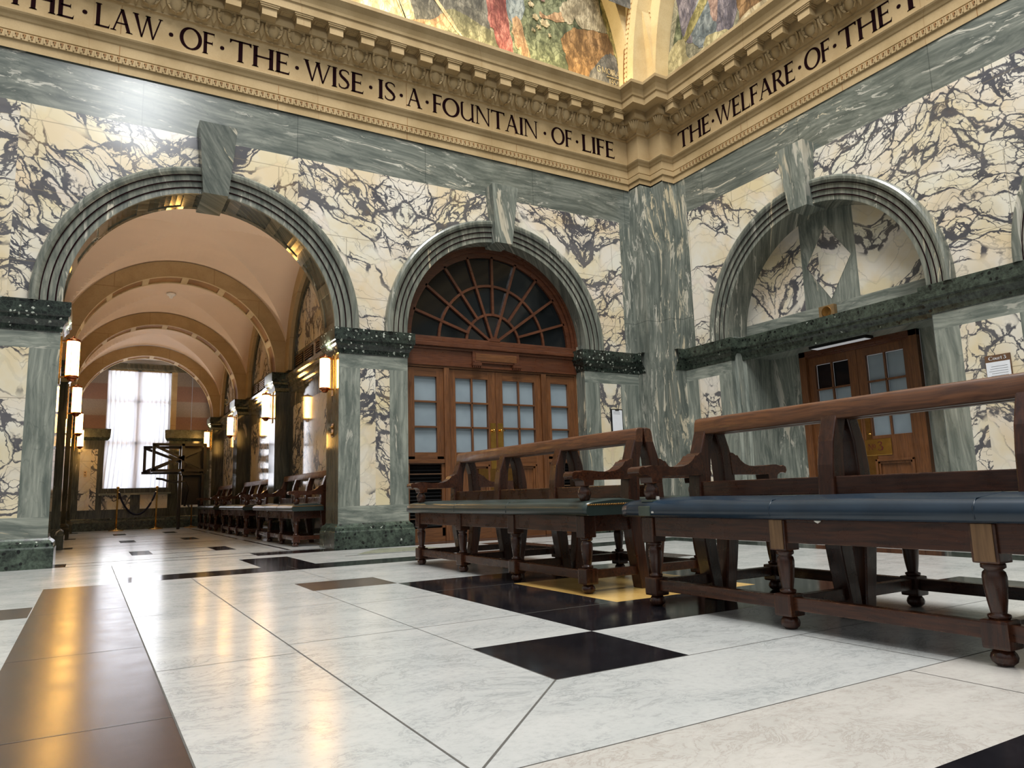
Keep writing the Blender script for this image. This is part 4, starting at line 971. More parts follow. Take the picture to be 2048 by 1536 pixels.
for k2 in range(1, 4): lb(gl, wx0, wx1, YE+.27, YE+.285, 5.45+k2*.33, 5.462+k2*.33, 'black'); lb(gl, wx0, wx1, YE+.27, YE+.285, 1.75+k2*.45, 1.762+k2*.45, 'black'); lb(gl, wx0, wx1, YE+.27, YE+.285, 3.68+k2*.42, 3.692+k2*.42, 'black')
for k2 in range(1, 7): lb(gl, wx0+k2*.353, wx0+.012+k2*.353, YE+.27, YE+.285, 1.7, wz1, 'black')
gl.build('glazing_bars', wd)
gp = MB(); gp.quad((wx0-cx, -.02+YE+.3-cy, 1.7-cz), (wx1-cx, YE+.28-cy, 1.7-cz), (wx1-cx, YE+.28-cy, wz1-cz), (wx0-cx, YE+.28-cy, wz1-cz), 'clear'); gp.build('pane', wd)
# net curtains
for (x0, x1, nm) in ((.46, 2.95, 'sheer white net curtain hanging over the tall corridor window'),):
    mb = MB(); n = 120; g = []; zz = [1.72+(6.72-1.72)*j/24 for j in range(25)]
    for j, z in enumerate(zz):
        flare = .10*max(0, (3.2-z)/1.5)
        for i in range(n+1):
            t_ = i/n; x = (x0-flare*.8)+(x1-x0+flare*.4)*t_; a = .035+.015*sin(t_*9)
            g.append((x-1.7, YE+.10+a*.7*sin(t_*PI*30+sin(z)*1.2)-YE, z))
    mb.add(g, [(j*(n+1)+i, j*(n+1)+i+1, (j+1)*(n+1)+i+1, (j+1)*(n+1)+i) for j in range(24) for i in range(n)], 'net', True)
    for j in (0,): pass
    o = mb.build('net_curtain', loc=(1.7, YE-.04, 0)); tag(o, nm, 'curtain')

# =================================================================== DOOR 1 (fanlight door)
YD = 15.10; dc = 8.37
d1 = empty('door_1', (dc, YD, 0), struct=True)
def D(mb, x0, x1, y0, y1, z0, z1, m, bev=0.0): mb.box(x0-dc, x1-dc, y0, y1, z0, z1, m, bev)
f = MB()
for x0, x1 in ((5.97, 6.06), (10.68, 10.745)): D(f, x0, x1, -.02, .25, 0, 4.6, 'oak')
for x0, x1 in ((6.99, 7.12), (9.66, 9.80)): D(f, x0, x1, -.05, .2, 0, 3.95, 'oak', .012)
D(f, 5.98, 10.73, -.03, .2, 3.93, 4.02, 'oakh', .01); f.build('door_frame', d1)
tr = MB(); D(tr, 5.98, 10.73, -.05, .2, 4.02, 4.36, 'mahog'); D(tr, 5.98, 10.73, -.09, .2, 4.36, 4.42, 'mahog', .01); D(tr, 5.98, 10.73, -.14, .2, 4.42, 4.52, 'mahog', .02); D(tr, 5.98, 10.73, -.10, .2, 4.52, 4.64, 'mahog', .012)
D(tr, 5.98, 10.73, -.07, 0, 3.98, 4.03, 'mahog')
D(tr, 7.72, 9.00, -.10, 0, 4.10, 4.40, 'mahog', .01); D(tr, 7.80, 8.92, -.115, 0, 4.15, 4.33, 'oakh', .01)
for x in (7.70, 8.80):
    D(tr, x, x+.24, -.15, 0, 4.02, 4.09, 'mahog', .01); D(tr, x+.04, x+.20, -.15, 0, 4.09, 4.14, 'mahog', .01)
    for q in range(5): D(tr, x+.01+q*.048, x+.04+q*.048, -.14, -.06, 3.975, 4.02, 'mahog')
tr.build('transom_panel', d1)
def leaf(name, x0, x1, gx0, gx1, nc, panel=True):
    L_ = empty(name, parent_loc(x0), 0); L_.parent = d1; return L_
def wood_leaf(x0, x1, gx, gz0, gz1, rows, cols, lower):
    mb = MB(); y0, y1 = 0, .12
    gx0, gx1 = gx
    D(mb, x0, gx0, y0, y1, .12, 3.92, 'oak', .008); D(mb, gx1, x1, y0, y1, .12, 3.92, 'oak', .008); D(mb, gx0, gx1, y0, y1, gz1, 3.92, 'oakh'); D(mb, gx0, gx1, y0, y1, gz0-.28, gz0, 'oakh'); D(mb, gx0, gx1, y0, y1, .12, .32, 'oakh')
    for r in range(1, rows): z = gz0+(gz1-gz0)*r/rows; D(mb, gx0, gx1, .0, .06, z-.022, z+.022, 'oakh', .008)
    for q in range(1, cols): x = gx0+(gx1-gx0)*q/cols; D(mb, x-.022, x+.022, .0, .06, gz0, gz1, 'oak', .008)
    if lower == 'panel':
        D(mb, gx0, gx1, .04, .1, .32, gz0-.28, 'oak')
        for a in (0, .05): 
            D(mb, gx0+a, gx1-a, -.02+a*.5, .04, gz0-.33-a, gz0-.28-a, 'oakh', .008); D(mb, gx0+a, gx1-a, -.02+a*.5, .04, .32+a, .37+a, 'oakh', .008)
            D(mb, gx0+a, gx0+.05+a, -.02+a*.5, .04, .32+a, gz0-.28-a, 'oak', .008); D(mb, gx1-.05-a, gx1-a, -.02+a*.5, .04, .32+a, gz0-.28-a, 'oak', .008)
    return mb
for (x0, x1, gx) in ((7.13, 8.365, (7.30, 8.16)), (8.375, 9.65, (8.56, 9.47))):
    mb = wood_leaf(x0, x1, gx, 1.98, 3.72, 3, 2, 'panel'); L_ = mb.build('door_leaf', d1)
    g = MB(); w_ = (gx[1]-gx[0])/2; hgt = 1.74/3
    for q in range(2):
        for r in range(3): D(g, gx[0]+q*w_+.015, gx[0]+(q+1)*w_-.015, .07, .08, 1.98+r*hgt+.01, 1.98+(r+1)*hgt-.01, 'frost')
    g.build('frosted_glass', L_)
    h = MB(); hx = 8.27 if x0 < 8 else 8.47
    D(h, hx-.07, hx+.07, -.012, 0, 1.5, 2.68, 'brass'); h.lathe([(.012, 0), (.035, .01), (.03, .05), (.012, .07)], 'brass', (hx-dc, -.09, 2.5), 10, 'y'); h.tube([(hx-dc, -.012, 2.5), (hx-dc, -.07, 2.5), (hx-dc+(.09 if x0 > 8 else -.09), -.08, 2.5)], .012, 'brass')
    h.build('brass_door_handle', L_)
    pp = MB(); xa, xb = (7.86, 8.355) if x0 < 8 else (8.385, 8.9)
    D(pp, xa, xb, -.014, 0, 1.28, 1.60, 'brassd'); xa, xb = (8.14, 8.355) if x0 < 8 else (8.385, 8.60); D(pp, xa, xb, -.015, 0, .75, 1.28, 'brassd'); pp.build('brass_push_plate', L_)
    kb = MB(); D(kb, x0, x1, -.01, .12, .0, .12, 'oakh'); kb.build('kick_rail', L_)
for (x0, x1, gx) in ((6.06, 6.99, (6.27, 6.82)), (9.80, 10.68, (9.95, 10.47))):
    mb = MB(); gz0, gz1 = 1.98, 3.72
    D(mb, x0, gx[0], 0, .12, 1.83, 3.92, 'oak'); D(mb, gx[1], x1, 0, .12, 1.83, 3.92, 'oak'); D(mb, gx[0], gx[1], 0, .12, gz1, 3.92, 'oakh'); D(mb, x0, x1, 0, .12, 1.72, 1.9, 'oakh', .01); D(mb, gx[0], gx[1], 0, .12, 1.9, gz0, 'oakh')
    D(mb, x0, x0+.08, 0, .12, .12, 1.72, 'oak'); D(mb, x1-.07, x1, 0, .12, .12, 1.72, 'oak'); D(mb, x0, x1, 0, .12, 0, .3, 'oakh'); D(mb, x0, x1, -.04, 0, 1.74, 1.82, 'oakh', .01)
    for r in (1, 2): z = gz0+(gz1-gz0)*r/3; D(mb, gx[0], gx[1], 0, .06, z-.022, z+.022, 'oakh', .008)
    sl = mb.build('sidelight', d1)
    g = MB(); [D(g, gx[0], gx[1], .07, .08, 1.98+r*.58+.01, 1.98+(r+1)*.58-.01, 'frost') for r in range(3)]; g.build('frosted_glass', sl)
    lv = MB(); D(lv, x0+.08, x1-.07, .10, .12, .3, 1.72, 'blackin')
    for q in range(17):
        z = .34+q*.082; lv.add([(x0+.08-dc, .02, z), (x1-.07-dc, .02, z), (x1-.07-dc, .09, z+.05), (x0+.08-dc, .09, z+.05)], [(0, 1, 2, 3)], 'black')
        if q % 4 == 2: D(lv, x0+.08, x1-.07, .0, .02, z, z+.02, 'signb')
    lv.build('louvre_grille', sl)
# fanlight
fn = MB(); fz = 4.62; fc = 0.0; RG = 2.16
def arcband(mb, r0_, r1_, y0, y1, m, n=40, zc=fz):
    for k_ in range(n):
        a, b = PI*k_/n, PI*(k_+1)/n
        P4 = lambda r, t_, y: (fc-r*cos(t_), y, zc+r*sin(t_))
        mb.quad(P4(r0_, a, y0), P4(r0_, b, y0), P4(r1_, b, y0), P4(r1_, a, y0), m)
        mb.quad(P4(r0_, a, y0), P4(r0_, b, y0), P4(r0_, b, y1), P4(r0_, a, y1), m)
        mb.quad(P4(r1_, a, y0), P4(r1_, b, y0), P4(r1_, b, y1), P4(r1_, a, y1), m)
arcband(fn, RG, 2.28, .02, .2, 'mahog'); arcband(fn, 2.28, 2.36, -.03, .2, 'mahog'); arcband(fn, 2.36, 2.44, -.07, .2, 'mahog')
arcband(fn, 1.42, 1.48, .03, .10, 'mahog'); arcband(fn, .70, .76, .03, .10, 'mahog')
for k_ in range(1, 10):
    a = PI*k_/10; r0_ = .70 if k_ % 2 == 1 and k_ not in (5,) else .70
    if k_ in (2, 4, 6, 8): r0_ = .15
    p0 = (fc-r0_*cos(a), fz+r0_*sin(a)); p1 = (fc-2.2*cos(a), fz+2.2*sin(a)); nx_, nz_ = sin(a)*.03, cos(a)*.03
    fn.prism([(p0[0]+nx_, p0[1]+nz_), (p1[0]+nx_, p1[1]+nz_), (p1[0]-nx_, p1[1]-nz_), (p0[0]-nx_, p0[1]-nz_)], 'y', .02, .10, 'mahog')
arcband(fn, 0, .16, -.02, .1, 'mahog', 16); D(fn, dc-2.3, dc+2.3, -.02, .15, 4.60, 4.68, 'mahog', .01)
fo = fn.build('fanlight', d1)
g = MB(); us = [-2.2*cos(PI*k_/32) for k_ in range(33)]
for a, b in zip(us[:-1], us[1:]): g.quad((a, .085, fz), (b, .085, fz), (b, .085, fz+sqrt(max(0, 2.2**2-b*b))), (a, .085, fz+sqrt(max(0, 2.2**2-a*a))), 'dglass')
g.build('fanlight_glass', fo)

# =================================================================== DOOR 2 (court door in right wall)
XD = 14.55; dcb = 9.77
d2 = empty('door_2', (XD, dcb, 0), struct=True)
def E_(mb, u0, u1, p0, p1, z0, z1, m, bev=0.0): mb.box(-p1, -p0, u0-dcb, u1-dcb, z0, z1, m, bev)   # p = projection towards the room
f = MB(); E_(f, 8.34, 8.52, -.05, .08, 0, 4.12, 'oak', .01); E_(f, 11.02, 11.20, -.05, .08, 0, 4.12, 'oak', .01); E_(f, 8.34, 11.20, -.05, .08, 3.97, 4.12, 'mahog', .01)
E_(f, 8.50, 11.04, -.05, .04, 3.93, 3.98, 'mahog'); f.build('door_frame', d2)
for (u0, u1, g0, g1) in ((8.52, 9.765, 8.70, 9.56), (9.775, 11.02, 9.98, 10.84)):
    mb = MB(); gz0, gz1 = 2.0, 3.76
    E_(mb, u0, g0, -.08, 0, 0.02, 3.95, 'oak', .008); E_(mb, g1, u1, -.08, 0, 0.02, 3.95, 'oak', .008); E_(mb, g0, g1, -.08, 0, gz1, 3.95, 'oak'); E_(mb, g0, g1, -.08, 0, 1.5, gz0, 'oak'); E_(mb, g0, g1, -.08, 0, .02, .3, 'oak'); E_(mb, g0, g1, -.08, -.04, .3, 1.5, 'oak')
    for a in (0, .05):
        E_(mb, g0+a, g1-a, -.04, .02-a*.5, 1.45-a, 1.5-a, 'oak', .008); E_(mb, g0+a, g0+.05+a, -.04, .02-a*.5, .3+a, 1.5-a, 'oak', .008); E_(mb, g1-.05-a, g1-a, -.04, .02-a*.5, .3+a, 1.5-a, 'oak', .008)
    for r in (1, 2): z = gz0+(gz1-gz0)*r/3; E_(mb, g0, g1, -.05, 0, z-.022, z+.022, 'oak', .008)
    E_(mb, (g0+g1)/2-.022, (g0+g1)/2+.022, -.05, 0, gz0, gz1, 'oak', .008)
    L_ = mb.build('door_leaf', d2)
    g = MB(); 
    for q in range(2):
        for r in range(3): E_(g, g0+q*(g1-g0)/2+.015, g0+(q+1)*(g1-g0)/2-.015, -.075, -.065, gz0+r*.5867+.01, gz0+(r+1)*.5867-.01, 'dglass' if (u0 > 9 and r == 2) else 'frost')
    g.build('frosted_glass', L_)
    h = MB(); hu = 9.65 if u0 < 9 else 9.88
    E_(h, hu-.06, hu+.06, 0, .012, 1.9, 2.75, 'brassd'); h.tube([(-.012, hu-dcb, 2.05), (-.07, hu-dcb, 2.05), (-.08, hu-dcb+(-.1 if u0 < 9 else .1), 2.04)], .014, 'brass'); h.build('brass_door_handle', L_)
    pp = MB(); ua, ub = (9.16, 9.755) if u0 < 9 else (9.785, 10.38)
    E_(pp, ua, ub, 0, .014, 1.58, 1.93, 'brass', .01); ua, ub = (9.50, 9.755) if u0 < 9 else (9.785, 10.04); E_(pp, ua, ub, 0, .015, 1.02, 1.58, 'brassd'); po = pp.build('brass_push_plate', L_)
    lt = MB()
    if u0 < 9: put_text(lt, 'N', (-.015, 9.72-dcb-.03, 1.70), (0, -1), .13, .11, (-1, 0, 0), 'red', .004); put_text(lt, 'o', (-.015, 9.58-dcb-.0, 1.74), (0, -1), .13, .06, (-1, 0, 0), 'red', .004); put_text(lt, '3', (-.015, 9.48-dcb, 1.68), (0, -1), .19, .13, (-1, 0, 0), 'red', .004)
    else: put_text(lt, 'COURT', (-.015, 10.36-dcb, 1.70), (0, -1), .13, .54, (-1, 0, 0), 'red', .004)
    lt.build('plate_lettering', po)

# =================================================================== small fixtures
tr_ = MB(); tr_.box(-.14, .14, -.70, .70, -.06, 0, 'black'); o = tr_.build('ceiling_strip_lamp', loc=(14.15, 9.85, 4.1)); tag(o, 'slim black-edged lamp fixed under the stone lintel above the court door', 'lamp')
tl = MB(); tl.box(-.11, .11, -.66, .66, -.065, -.058, 'striplamp'); tl.build('diffuser', o)
eb = MB(); eb.box(-.11, 0, -.19, .19, 0, .28, 'bronze', .01); o = eb.build('emergency_light', loc=(13.91, 9.86, 4.60)); tag(o, 'square bronze box standing on the green stone shelf above the court door', 'box')
er_ = MB(); er_.lathe([(.11, -.005), (.12, -.012), (.115, -.018), (.10, -.012)], 'brassd', (-.10, 0, .14), 24, 'x'); er_.build('round_rim', o)
sg = MB(); sg.box(-.03, 0, -.20, .20, 0, .60, 'signb'); o = sg.build('court_notice', loc=(13.31, 6.32, 2.50)); tag(o, 'court list notice with brown header reading Court 3 on the marble wall', 'sign')
q = MB(); q.box(-.034, -.03, -.19, .19, .01, .48, 'paper'); 
for k_ in range(9): q.box(-.036, -.034, -.15, .15-.02*(k_ % 3), .08+k_*.04, .085+k_*.04, 'ink')
q.build('paper_sheet', o)
q = MB(); put_text(q, 'Court_3', (-.03, .14, .515), (0, -1), .06, .28, (-1, 0, 0), 'paper', .004); q.build('header_lettering', o)
cb = MB(); cb.box(-.19, .19, -.03, 0, 0, .60, 'black'); o = cb.build('clipboard', loc=(11.70, YA, 2.48)); tag(o, 'black clipboard with a white list hanging on the marble panel right of the fanlight door', 'clipboard')
q = MB(); q.box(-.155, .165, -.036, -.03, .02, .575, 'paper')
for k_ in range(4): q.box(-.12, .10, -.038, -.036, .47+k_*.02, .473+k_*.02, 'ink')
q.build('paper_sheet', o); q = MB(); q.box(-.06, .06, -.045, -.02, .56, .60, 'black', .005); q.build('clip', o)
sk = MB(); sk.box(-.05, .05, -.03, 0, 0, .24, 'socket', .008); sk.lathe([(.02, 0), (.02, -.012)], 'black', (0, -.03, .07), 10, 'y'); sk.lathe([(.02, 0), (.02, -.012)], 'black', (0, -.03, .17), 10, 'y')
o = sk.build('wall_socket', loc=(-.14, YE, 2.22)); tag(o, 'small ivory wall socket on the marble panel left of the corridor window', 'socket')
ex = MB(); ex.box(-.33, .33, -.03, 0, 0, .16, 'exitg'); o = ex.build('exit_sign', loc=(3.36, YE-.01, 3.48)); tag(o, 'green exit sign with white arrow on the end wall right of the window', 'sign')
q = MB(); q.prism([(-.30, .08), (-.22, .13), (-.22, .09), (-.12, .09), (-.12, .07), (-.22, .07), (-.22, .03)], 'y', -.035, -.03, 'exitw'); q.build('arrow', o); q = MB(); q.box(.10, .24, -.035, -.03, .02, .035, 'exitw'); q.box(.10, .24, -.035, -.03, .125, .14, 'exitw'); q.box(.10, .12, -.035, -.03, .02, .14, 'exitw'); q.build('doorway_figure', o)
sm = MB(); sm.lathe([(.13, 0), (.13, -.05), (.10, -.08), (.06, -.10), (.05, -.15), (.02, -.16)], 'pvc', (0, 0, 0), 20); o = sm.build('smoke_detector', loc=(1.93, 24.08, 7.47)); tag(o, 'white smoke detector at the crown of the second corridor vault', 'smoke detector')
tb = MB(); tb.box(-.008, .008, -.07, .07, 0, .28, 'brassd'); tb.lathe([(.03, 0), (.045, -.02), (.02, -.05)], 'brassd', (-.0, 0, .2), 12, 'x'); tb.lathe([(.03, 0), (.04, -.02), (.02, -.05)], 'brassd', (0, 0, .06), 12, 'x')
o = tb.build('key_switch', loc=(4.41, 15.1, 2.30)); tag(o, 'tiny brass key switch on the polished pier face below the right front wall lamp', 'switch')

# wall lamps
def sconce(label, x, y, sgn, face):
    r = empty('wall_lamp', (x, y, 3.30), 0, label, 'wall lamp', 'tubular wall lamps along the corridor')
    g = MB(); g.lathe([(.10, 0), (.105, .01), (.105, .62), (.10, .63)], 'lamp', (0, 0, .04), 20); g.build('glass_shade', r)
    b = MB(); b.lathe([(.115, 0), (.115, .035), (.10, .05)], 'copper', (0, 0, 0), 20); b.lathe([(.04, -.06), (.07, -.03), (.08, 0)], 'copper', (0, 0, 0), 16); b.lathe([(.115, 0), (.115, .03), (.09, .05), (.03, .07), (.02, .10)], 'copper', (0, 0, .67), 20)
    for k_ in range(6): a = k_*PI/3+.3; b.tube([(.108*cos(a), .108*sin(a), .03), (.108*cos(a), .108*sin(a), .68)], .005, 'copper', 5)
    b.build('metal_fitting', r)
    sl = bpy.data.lights.new('added_vault_fill_light', 'SPOT'); sl.energy = 24; sl.color = (1.0, 0.85, 0.68); sl.spot_size = 2.7; sl.spot_blend = 0.6; sl.shadow_soft_size = 0.03  # fill spot added above the closed cap to brighten the vault
    so_ = bpy.data.objects.new('added_vault_fill_light', sl); COL.objects.link(so_); so_.location = Vector((x, y, 4.14))*S; so_.rotation_euler = (PI, 0, 0)
    p = MB(); d = face-x; p.box(min(d, d-sgn*.02), max(d, d-sgn*.02), -.07, .07, -.12, .86, 'brass', .006); p.box(min(0, d), max(0, d), -.012, .012, .0, .03, 'brassd'); p.box(min(0, d), max(0, d), -.012, .012, .66, .69, 'brassd'); p.build('back_plate', r)
    return r
names = ('nearest', 'second', 'third', 'farthest')
for k_, y in enumerate((15.12, 21.08, 27.08, 33.0)):
    sconce('lit opal tube lamp, %s on the left side of the arched corridor' % names[k_], -.36, y, -1, XL)
    sconce('lit opal tube lamp, %s on the right side of the arched corridor' % names[k_], 4.24, y, 1, XR)

# =================================================================== BENCHES
def turned_leg(mb, x, y, m='benchv', base='benchv'):
    mb.box(x-.072, x+.072, y-.072, y+.072, .545, .76, base, .012)
    mb.lathe([(.055, .55), (.062, .537), (.062, .52), (.044, .508), (.056, .495), (.061, .47), (.059, .42), (.050, .34), (.041, .285), (.039, .275), (.057, .268), (.057, .255), (.046, .24)], m, (x, y, 0), 14)
    mb.box(x-.074, x+.074, y-.074, y+.074, .09, .245, base, .018)
    mb.lathe([(.03, .095), (.045, .09), (.062, .065), (.068, .045), (.062, .022), (.04, .003), (.0, .0)], m, (x, y, 0), 14)
POST = [(.685, .755, 1.66), (.62, .74, 1.5), (.56, .69, 1.33), (.53, .675, 1.15), (.52, .665, 1.0), (.51, .655, .86), (.515, .66, .70), (.535, .68, .52), (.565, .70, .34), (.60, .725, .16), (.625, .735, 0.0)]
def make_bench(label, group, n=3, leather='leathG', worn=False, cat='bench', L=4.2, blue=False):
    r = empty('bench', (0, 0, 0), 0, label, cat, group)
    st = L/n
    for k_ in range(n+1):
        x = k_*st-L/2
        b = MB(); w_ = worn and 0 < k_; turned_leg(b, x, 0, 'benchv', 'benchv'); 
        if w_: b.box(x-.056, x+.056, -.077, -.071, .555, .76, 'pale', .002)
        b.build('leg', r)
        p = MB(); w2 = .075 if k_ in (0, n) else .07
        pts = [(a, z) for a, b_, z in POST]+[(b_, z) for a, b_, z in POST[::-1]]
        # split prism into quads for clean shading
        vs_ = [(x+s_*w2, yy, z) for (a, b_, z) in POST for s_ in (-1, 1) for yy in (a, b_)]
        fs_ = []
        for i in range(len(POST)-1):
            o_ = i*4; fs_ += [(o_, o_+4, o_+6, o_+2), (o_+1, o_+3, o_+7, o_+5), (o_, o_+1, o_+5, o_+4), (o_+2, o_+6, o_+7, o_+3)]
        fs_ += [(0, 2, 3, 1), tuple(len(vs_)-4+i for i in (0, 1, 3, 2))]
        p.add(vs_, fs_, 'benchv'); p.build('back_post', r, bevel=.012)
    tr = MB()
    prof = [(.66, 1.50), (.665, 1.56), (.675, 1.62), (.69, 1.65), (.715, 1.662), (.74, 1.655), (.75, 1.63), (.735, 1.50)]
    prof = [(y-.03 if i < 4 else y, z) for i, (y, z) in enumerate(prof)]
    tr.prism(prof, 'x', -L/2-.078, L/2+.078, 'benchr', True); tr.build('top_rail', r, bevel=.01)
    lr = MB(); lr.box(-L/2, L/2, .545, .64, .925, 1.06, 'bench', .008); lr.build('lower_back_rail', r)
    ap = MB(); ap.box(-L/2+.08, L/2-.08, -.055, -.0, .60, .765, 'bench', .006); ap.box(-L/2+.08, L/2-.08, .54, .60, .60, .765, 'bench'); ap.box(-L/2-.04, -L/2+.04, .05, .56, .60, .765, 'bench', .006); ap.box(L/2-.04, L/2+.04, .05, .56, .60, .765, 'bench', .006); ap.build('apron', r)
    for (x0, x1, y0, y1) in ((-L/2+.08, L/2-.08, -.035, .035),):
        s_ = MB(); s_.box(x0, x1, y0, y1, .135, .225, 'bench', .006); s_.build('stretcher', r)
    for k_ in range(n+1):
        x = k_*st-L/2; s_ = MB(); s_.box(x-.035, x+.035, .08, .62, .14, .225, 'bench', .006); s_.build('stretcher', r)
    # cushion
    cu = MB(); y0, y1, z0, z1 = -.135, .56, .765, .905; x0, x1 = -L/2-.27, L/2+.20
    nx, pr = 60, [(y0+.03, z0), (y0+.006, z0+.02), (y0, z0+.06), (y0+.01, z1-.04), (y0+.04, z1-.012), (y0+.09, z1), (.2, z1+.022), (.4, z1+.018), (y1-.05, z1), (y1, z1-.03), (y1, z0)]
    vs_ = []; 
    for i in range(nx+1):
        t_ = i/nx; x = x0+(x1-x0)*t_; e = min(t_, 1-t_)*(x1-x0); e2 = min(1, e/.045); sag = .006*sin(t_*n*PI*1.0)**2
        for (yy, zz) in pr:
            kk = sqrt(max(0, 1-(1-e2)**2)); yc_ = .2
            vs_.append((x, yc_+(yy-yc_)*(.985+.015*kk), z0+(zz-z0)*(.92+.08*kk)+sag*(zz > z0+.1)))
    m_ = len(pr); fs_ = [(i*m_+j, (i+1)*m_+j, (i+1)*m_+(j+1) % m_, i*m_+(j+1) % m_) for i in range(nx) for j in range(m_)]
    cu.add(vs_, fs_, leather, True); cu.add(vs_[:m_], [tuple(range(m_))], leather); cu.add(vs_[-m_:], [tuple(range(m_))], leather)
    c_ = cu.build('seat_cushion', r)
    sm_ = MB()
    sx = [(-L/2+st*k_) for k_ in (1, 2)] if n == 3 else []
    for x in sx:
        pi_ = MB(); pi_.tube([(x, y0+.004, z0+.02), (x, y0+.003, z1-.05), (x, y0+.045, z1-.006), (x, .2, z1+.021), (x, y1, z1-.004)], .0045, leather, 6); pi_.build('piping', c_)
    for k_ in range(26): sm_.lathe([(.0, -.008), (.009, -.004), (.011, .0)], 'brassd', (x1-.06+.0*k_, 0, 0), 6) if False else None
    for k_ in range(30):
        yy = y0+.03+k_*.022; sm_.lathe([(.010, -.004), (.009, .006), (.002, .009)], 'brassd', (x1-.001, yy, z1-.035), 6, 'x')
    sm_.build('stud_row', c_)
    # arms
    for sx_ in (-1, 1):
        x = sx_*L/2; aw = .08; a = MB()
        out = [(-.20, 1.155), (-.19, 1.19), (-.15, 1.205), (-.12, 1.195), (-.10, 1.20), (-.05, 1.213), (.04, 1.21), (.13, 1.20), (.25, 1.197), (.33, 1.203), (.39, 1.222), (.44, 1.255), (.475, 1.295), (.485, 1.305), (.50, 1.30), (.54, 1.325), (.58, 1.33),
               (.56, 1.12), (.12, 1.115), (.07, 1.12), (.06, 1.06), (-.05, 1.055), (-.06, 1.11), (-.10, 1.13), (-.14, 1.135), (-.18, 1.125)]
        a.prism(out, 'x', x-aw, x+aw, 'bench', False); a.build('armrest', r, bevel=.012)
        sp = MB(); sp.lathe([(.03, .90), (.05, .92), (.068, .97), (.066, 1.01), (.045, 1.045), (.05, 1.06)], 'bench', (x, 0, 0), 14); sp.build('arm_spindle', r)
    return r
HG = 'leather benches set back to back in the hall'
def place(o, x, y, rz): o.location = Vector((x, y, 0))*S; o.rotation_euler = (0, 0, rz); return o
b1 = make_bench('mahogany bench with dull green leather seat facing the camera before the fanlight door', HG)
def find(o, nm): return [c_ for c_ in kids(o) if c_.name.split('.')[0] == nm]
b1b = copy_tree(b1); b1b['label'] = 'bench back to back with the green leather one, facing the court door'
place(b1, 4.35, 8.15, -PI/2); place(b1b, 5.86, 8.15, PI/2)
b2 = make_bench('large near bench with blue leather seat, worn pale leg tops and scuffed top rail', HG, leather='leathB', worn=True)
b2b = copy_tree(b1); b2b['label'] = 'near right bench turned away, back to back with the blue leather seat'
place(b2, 4.35, 2.93, -PI/2); place(b2b, 5.86, 2.93, PI/2)
for c_ in find(b2, 'seat_cushion'):
    q = MB(); q.box(-2.13, -1.98, -.139, -.10, .775, .86, 'leathP', .01) ; q.box(-2.13, -1.98, -.10, .2, .895, .912, 'leathP', .006); q.build('leather_patch', c_)
    q = MB(); q.lathe([(.0, .0), (.02, .012), (.024, .02)], 'white', (-.35, -.07, .74), 8); q.build('torn_stuffing', c_)
    q = MB(); q.box(-1.955, -1.935, -.142, -.12, .80, .815, 'white'); q.build('torn_stuffing', c_)
    q = MB(); q.box(-2.05, -2.03, .0, .03, .905, .94, 'white', .005); q.build('torn_stuffing', c_)
CG = 'benches along the right side of the corridor'
cb1 = make_bench('first dark bench in the corridor, against the wall nearest the hall', CG, L=4.0); place(cb1, 3.98, 18.35, -PI/2)
for i, (y, nm) in enumerate(((24.2, 'middle dark bench of the three along the right corridor wall'), (29.9, 'farthest dark bench along the right corridor wall, near the window'))):
    c_ = copy_tree(cb1); c_['label'] = nm; place(c_, 3.98, y, -PI/2)

# =================================================================== barrier posts, rope, upended bench
def post(x, y, label, mat='brass', h=1.75, base=True):
    r = empty('barrier_post', (x, y, 0), 0, label, 'barrier post', 'barrier posts at the end of the corridor')
    p = MB(); p.lathe([(.032, .02), (.032, h-.12), (.045, h-.11), (.045, h-.08), (.03, h-.07)], mat, (0, 0, 0), 14); p.build('pole', r)
    b = MB(); b.lathe([(.28, 0), (.28, .015), (.24, .035), (.08, .06), (.05, .09), (.03, .1)], mat, (0, 0, 0), 28); b.build('base', r)
    f_2 = MB(); f_2.lathe([(.03, h-.075), (.05, h-.06), (.062, h-.03), (.05, h), (.02, h+.02), (0, h+.022)], mat, (0, 0, 0), 14); f_2.build('finial', r); return r
post(1.05, 33.75, 'left brass barrier post holding the blue rope'); post(2.50, 33.95, 'right brass barrier post holding the blue rope in front of the window')
post(3.85, 33.9, 'dull barrier post standing behind the farthest bench', 'brassd', 1.55)
rp = MB(); pts = []
for i in range(25):
    t_ = i/24; pts.append((1.10+1.35*t_, 33.76+.18*t_, 1.52-.90*(1-(2*t_-1)**2)**.85))
rp.tube([(x-1.775, y-33.85, z-1.6) for x, y, z in pts], .038, 'velvet', 8); o = rp.build('barrier_rope', loc=(1.775, 33.85, 1.6)); tag(o, 'dark blue rope sagging between the two brass barrier posts', 'rope')
hk = MB(); hk.tube([(-.72, -.09, -.06), (-.665, -.09, -.10)], .03, 'brass', 8); hk.tube([(.72, .09, -.06), (.665, .09, -.10)], .03, 'brass', 8); hk.build('brass_hook', o)
ub = empty('upended_bench', (3.1, 32.6, 0), 0, 'black bench frame upended and stacked high before the corridor window', 'bench')
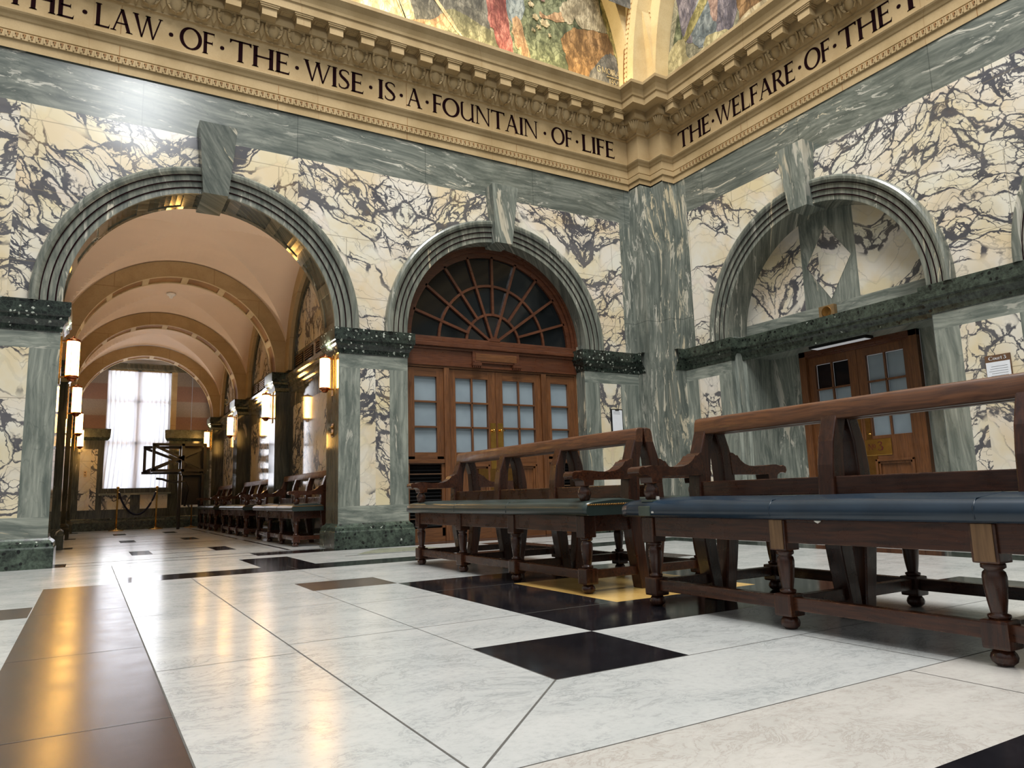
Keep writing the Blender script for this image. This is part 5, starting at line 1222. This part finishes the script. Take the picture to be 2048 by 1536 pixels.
def bar(mb, a, b, w_=.055): 
    a, b = Vector(a)-Vector((3.1, 32.6, 0)), Vector(b)-Vector((3.1, 32.6, 0)); d = (b-a).normalized(); s_ = d.cross(Vector((0, 1, 0))).normalized()*w_; t_ = Vector((0, w_, 0))
    q = [a+s_+t_, a-s_+t_, a-s_-t_, a+s_-t_, b+s_+t_, b-s_+t_, b-s_-t_, b+s_-t_]; mb.add([v[:] for v in q], [(0, 1, 2, 3), (4, 7, 6, 5), (0, 4, 5, 1), (1, 5, 6, 2), (2, 6, 7, 3), (3, 7, 4, 0)], 'darkw')
for nm, Yy, dx, dz in (('near_truss', 32.2, 0, .0), ('far_truss', 33.1, -.27, -.06)):
    mb = MB(); bar(mb, (2.14+dx, Yy, 3.38+dz), (4.15, Yy, 3.38+dz)); bar(mb, (2.10+dx, Yy, 2.34+dz), (4.15, Yy, 2.34+dz)); bar(mb, (2.2+dx, Yy, 3.38+dz), (2.2+dx, Yy, 2.34+dz)); bar(mb, (3.27, Yy, 3.42), (3.27, Yy, 2.2))
    bar(mb, (2.25+dx, Yy, 3.32+dz), (3.95, Yy, 2.45)); bar(mb, (2.2+dx, Yy, 2.38+dz), (3.95, Yy, 3.2)); bar(mb, (4.1, Yy, 3.4), (4.1, Yy, 2.2), .06); mb.build(nm, ub)
mb = MB(); 
for x in (2.2, 3.27, 4.1): bar(mb, (x, 32.2, 2.34), (x-.1, 33.1, 2.30), .05)
mb.box(.15, 1.05, -.2, .45, 2.15, 2.24, 'darkw'); mb.box(.25, 1.05, .42, .5, .95, 3.4, 'darkw'); mb.build('cross_rails', ub)
mb = MB(); mb.tube([(-.78, -.3, 2.03), (-.55, -.3, 2.0), (-.35, -.3, 1.92), (-.05, -.3, 1.88), (.3, -.3, 1.9), (.4, -.3, 1.6), (.3, -.3, .9)], .045, 'darkw', 8); mb.build('curved_arm', ub)
for x, y in ((.07, -.35), (.17, .4), (.95, -.3), (.95, .4)):
    mb = MB(); mb.box(x-.05, x+.05, y-.05, y+.05, 0, 2.2, 'darkw', .01); mb.build('leg', ub)
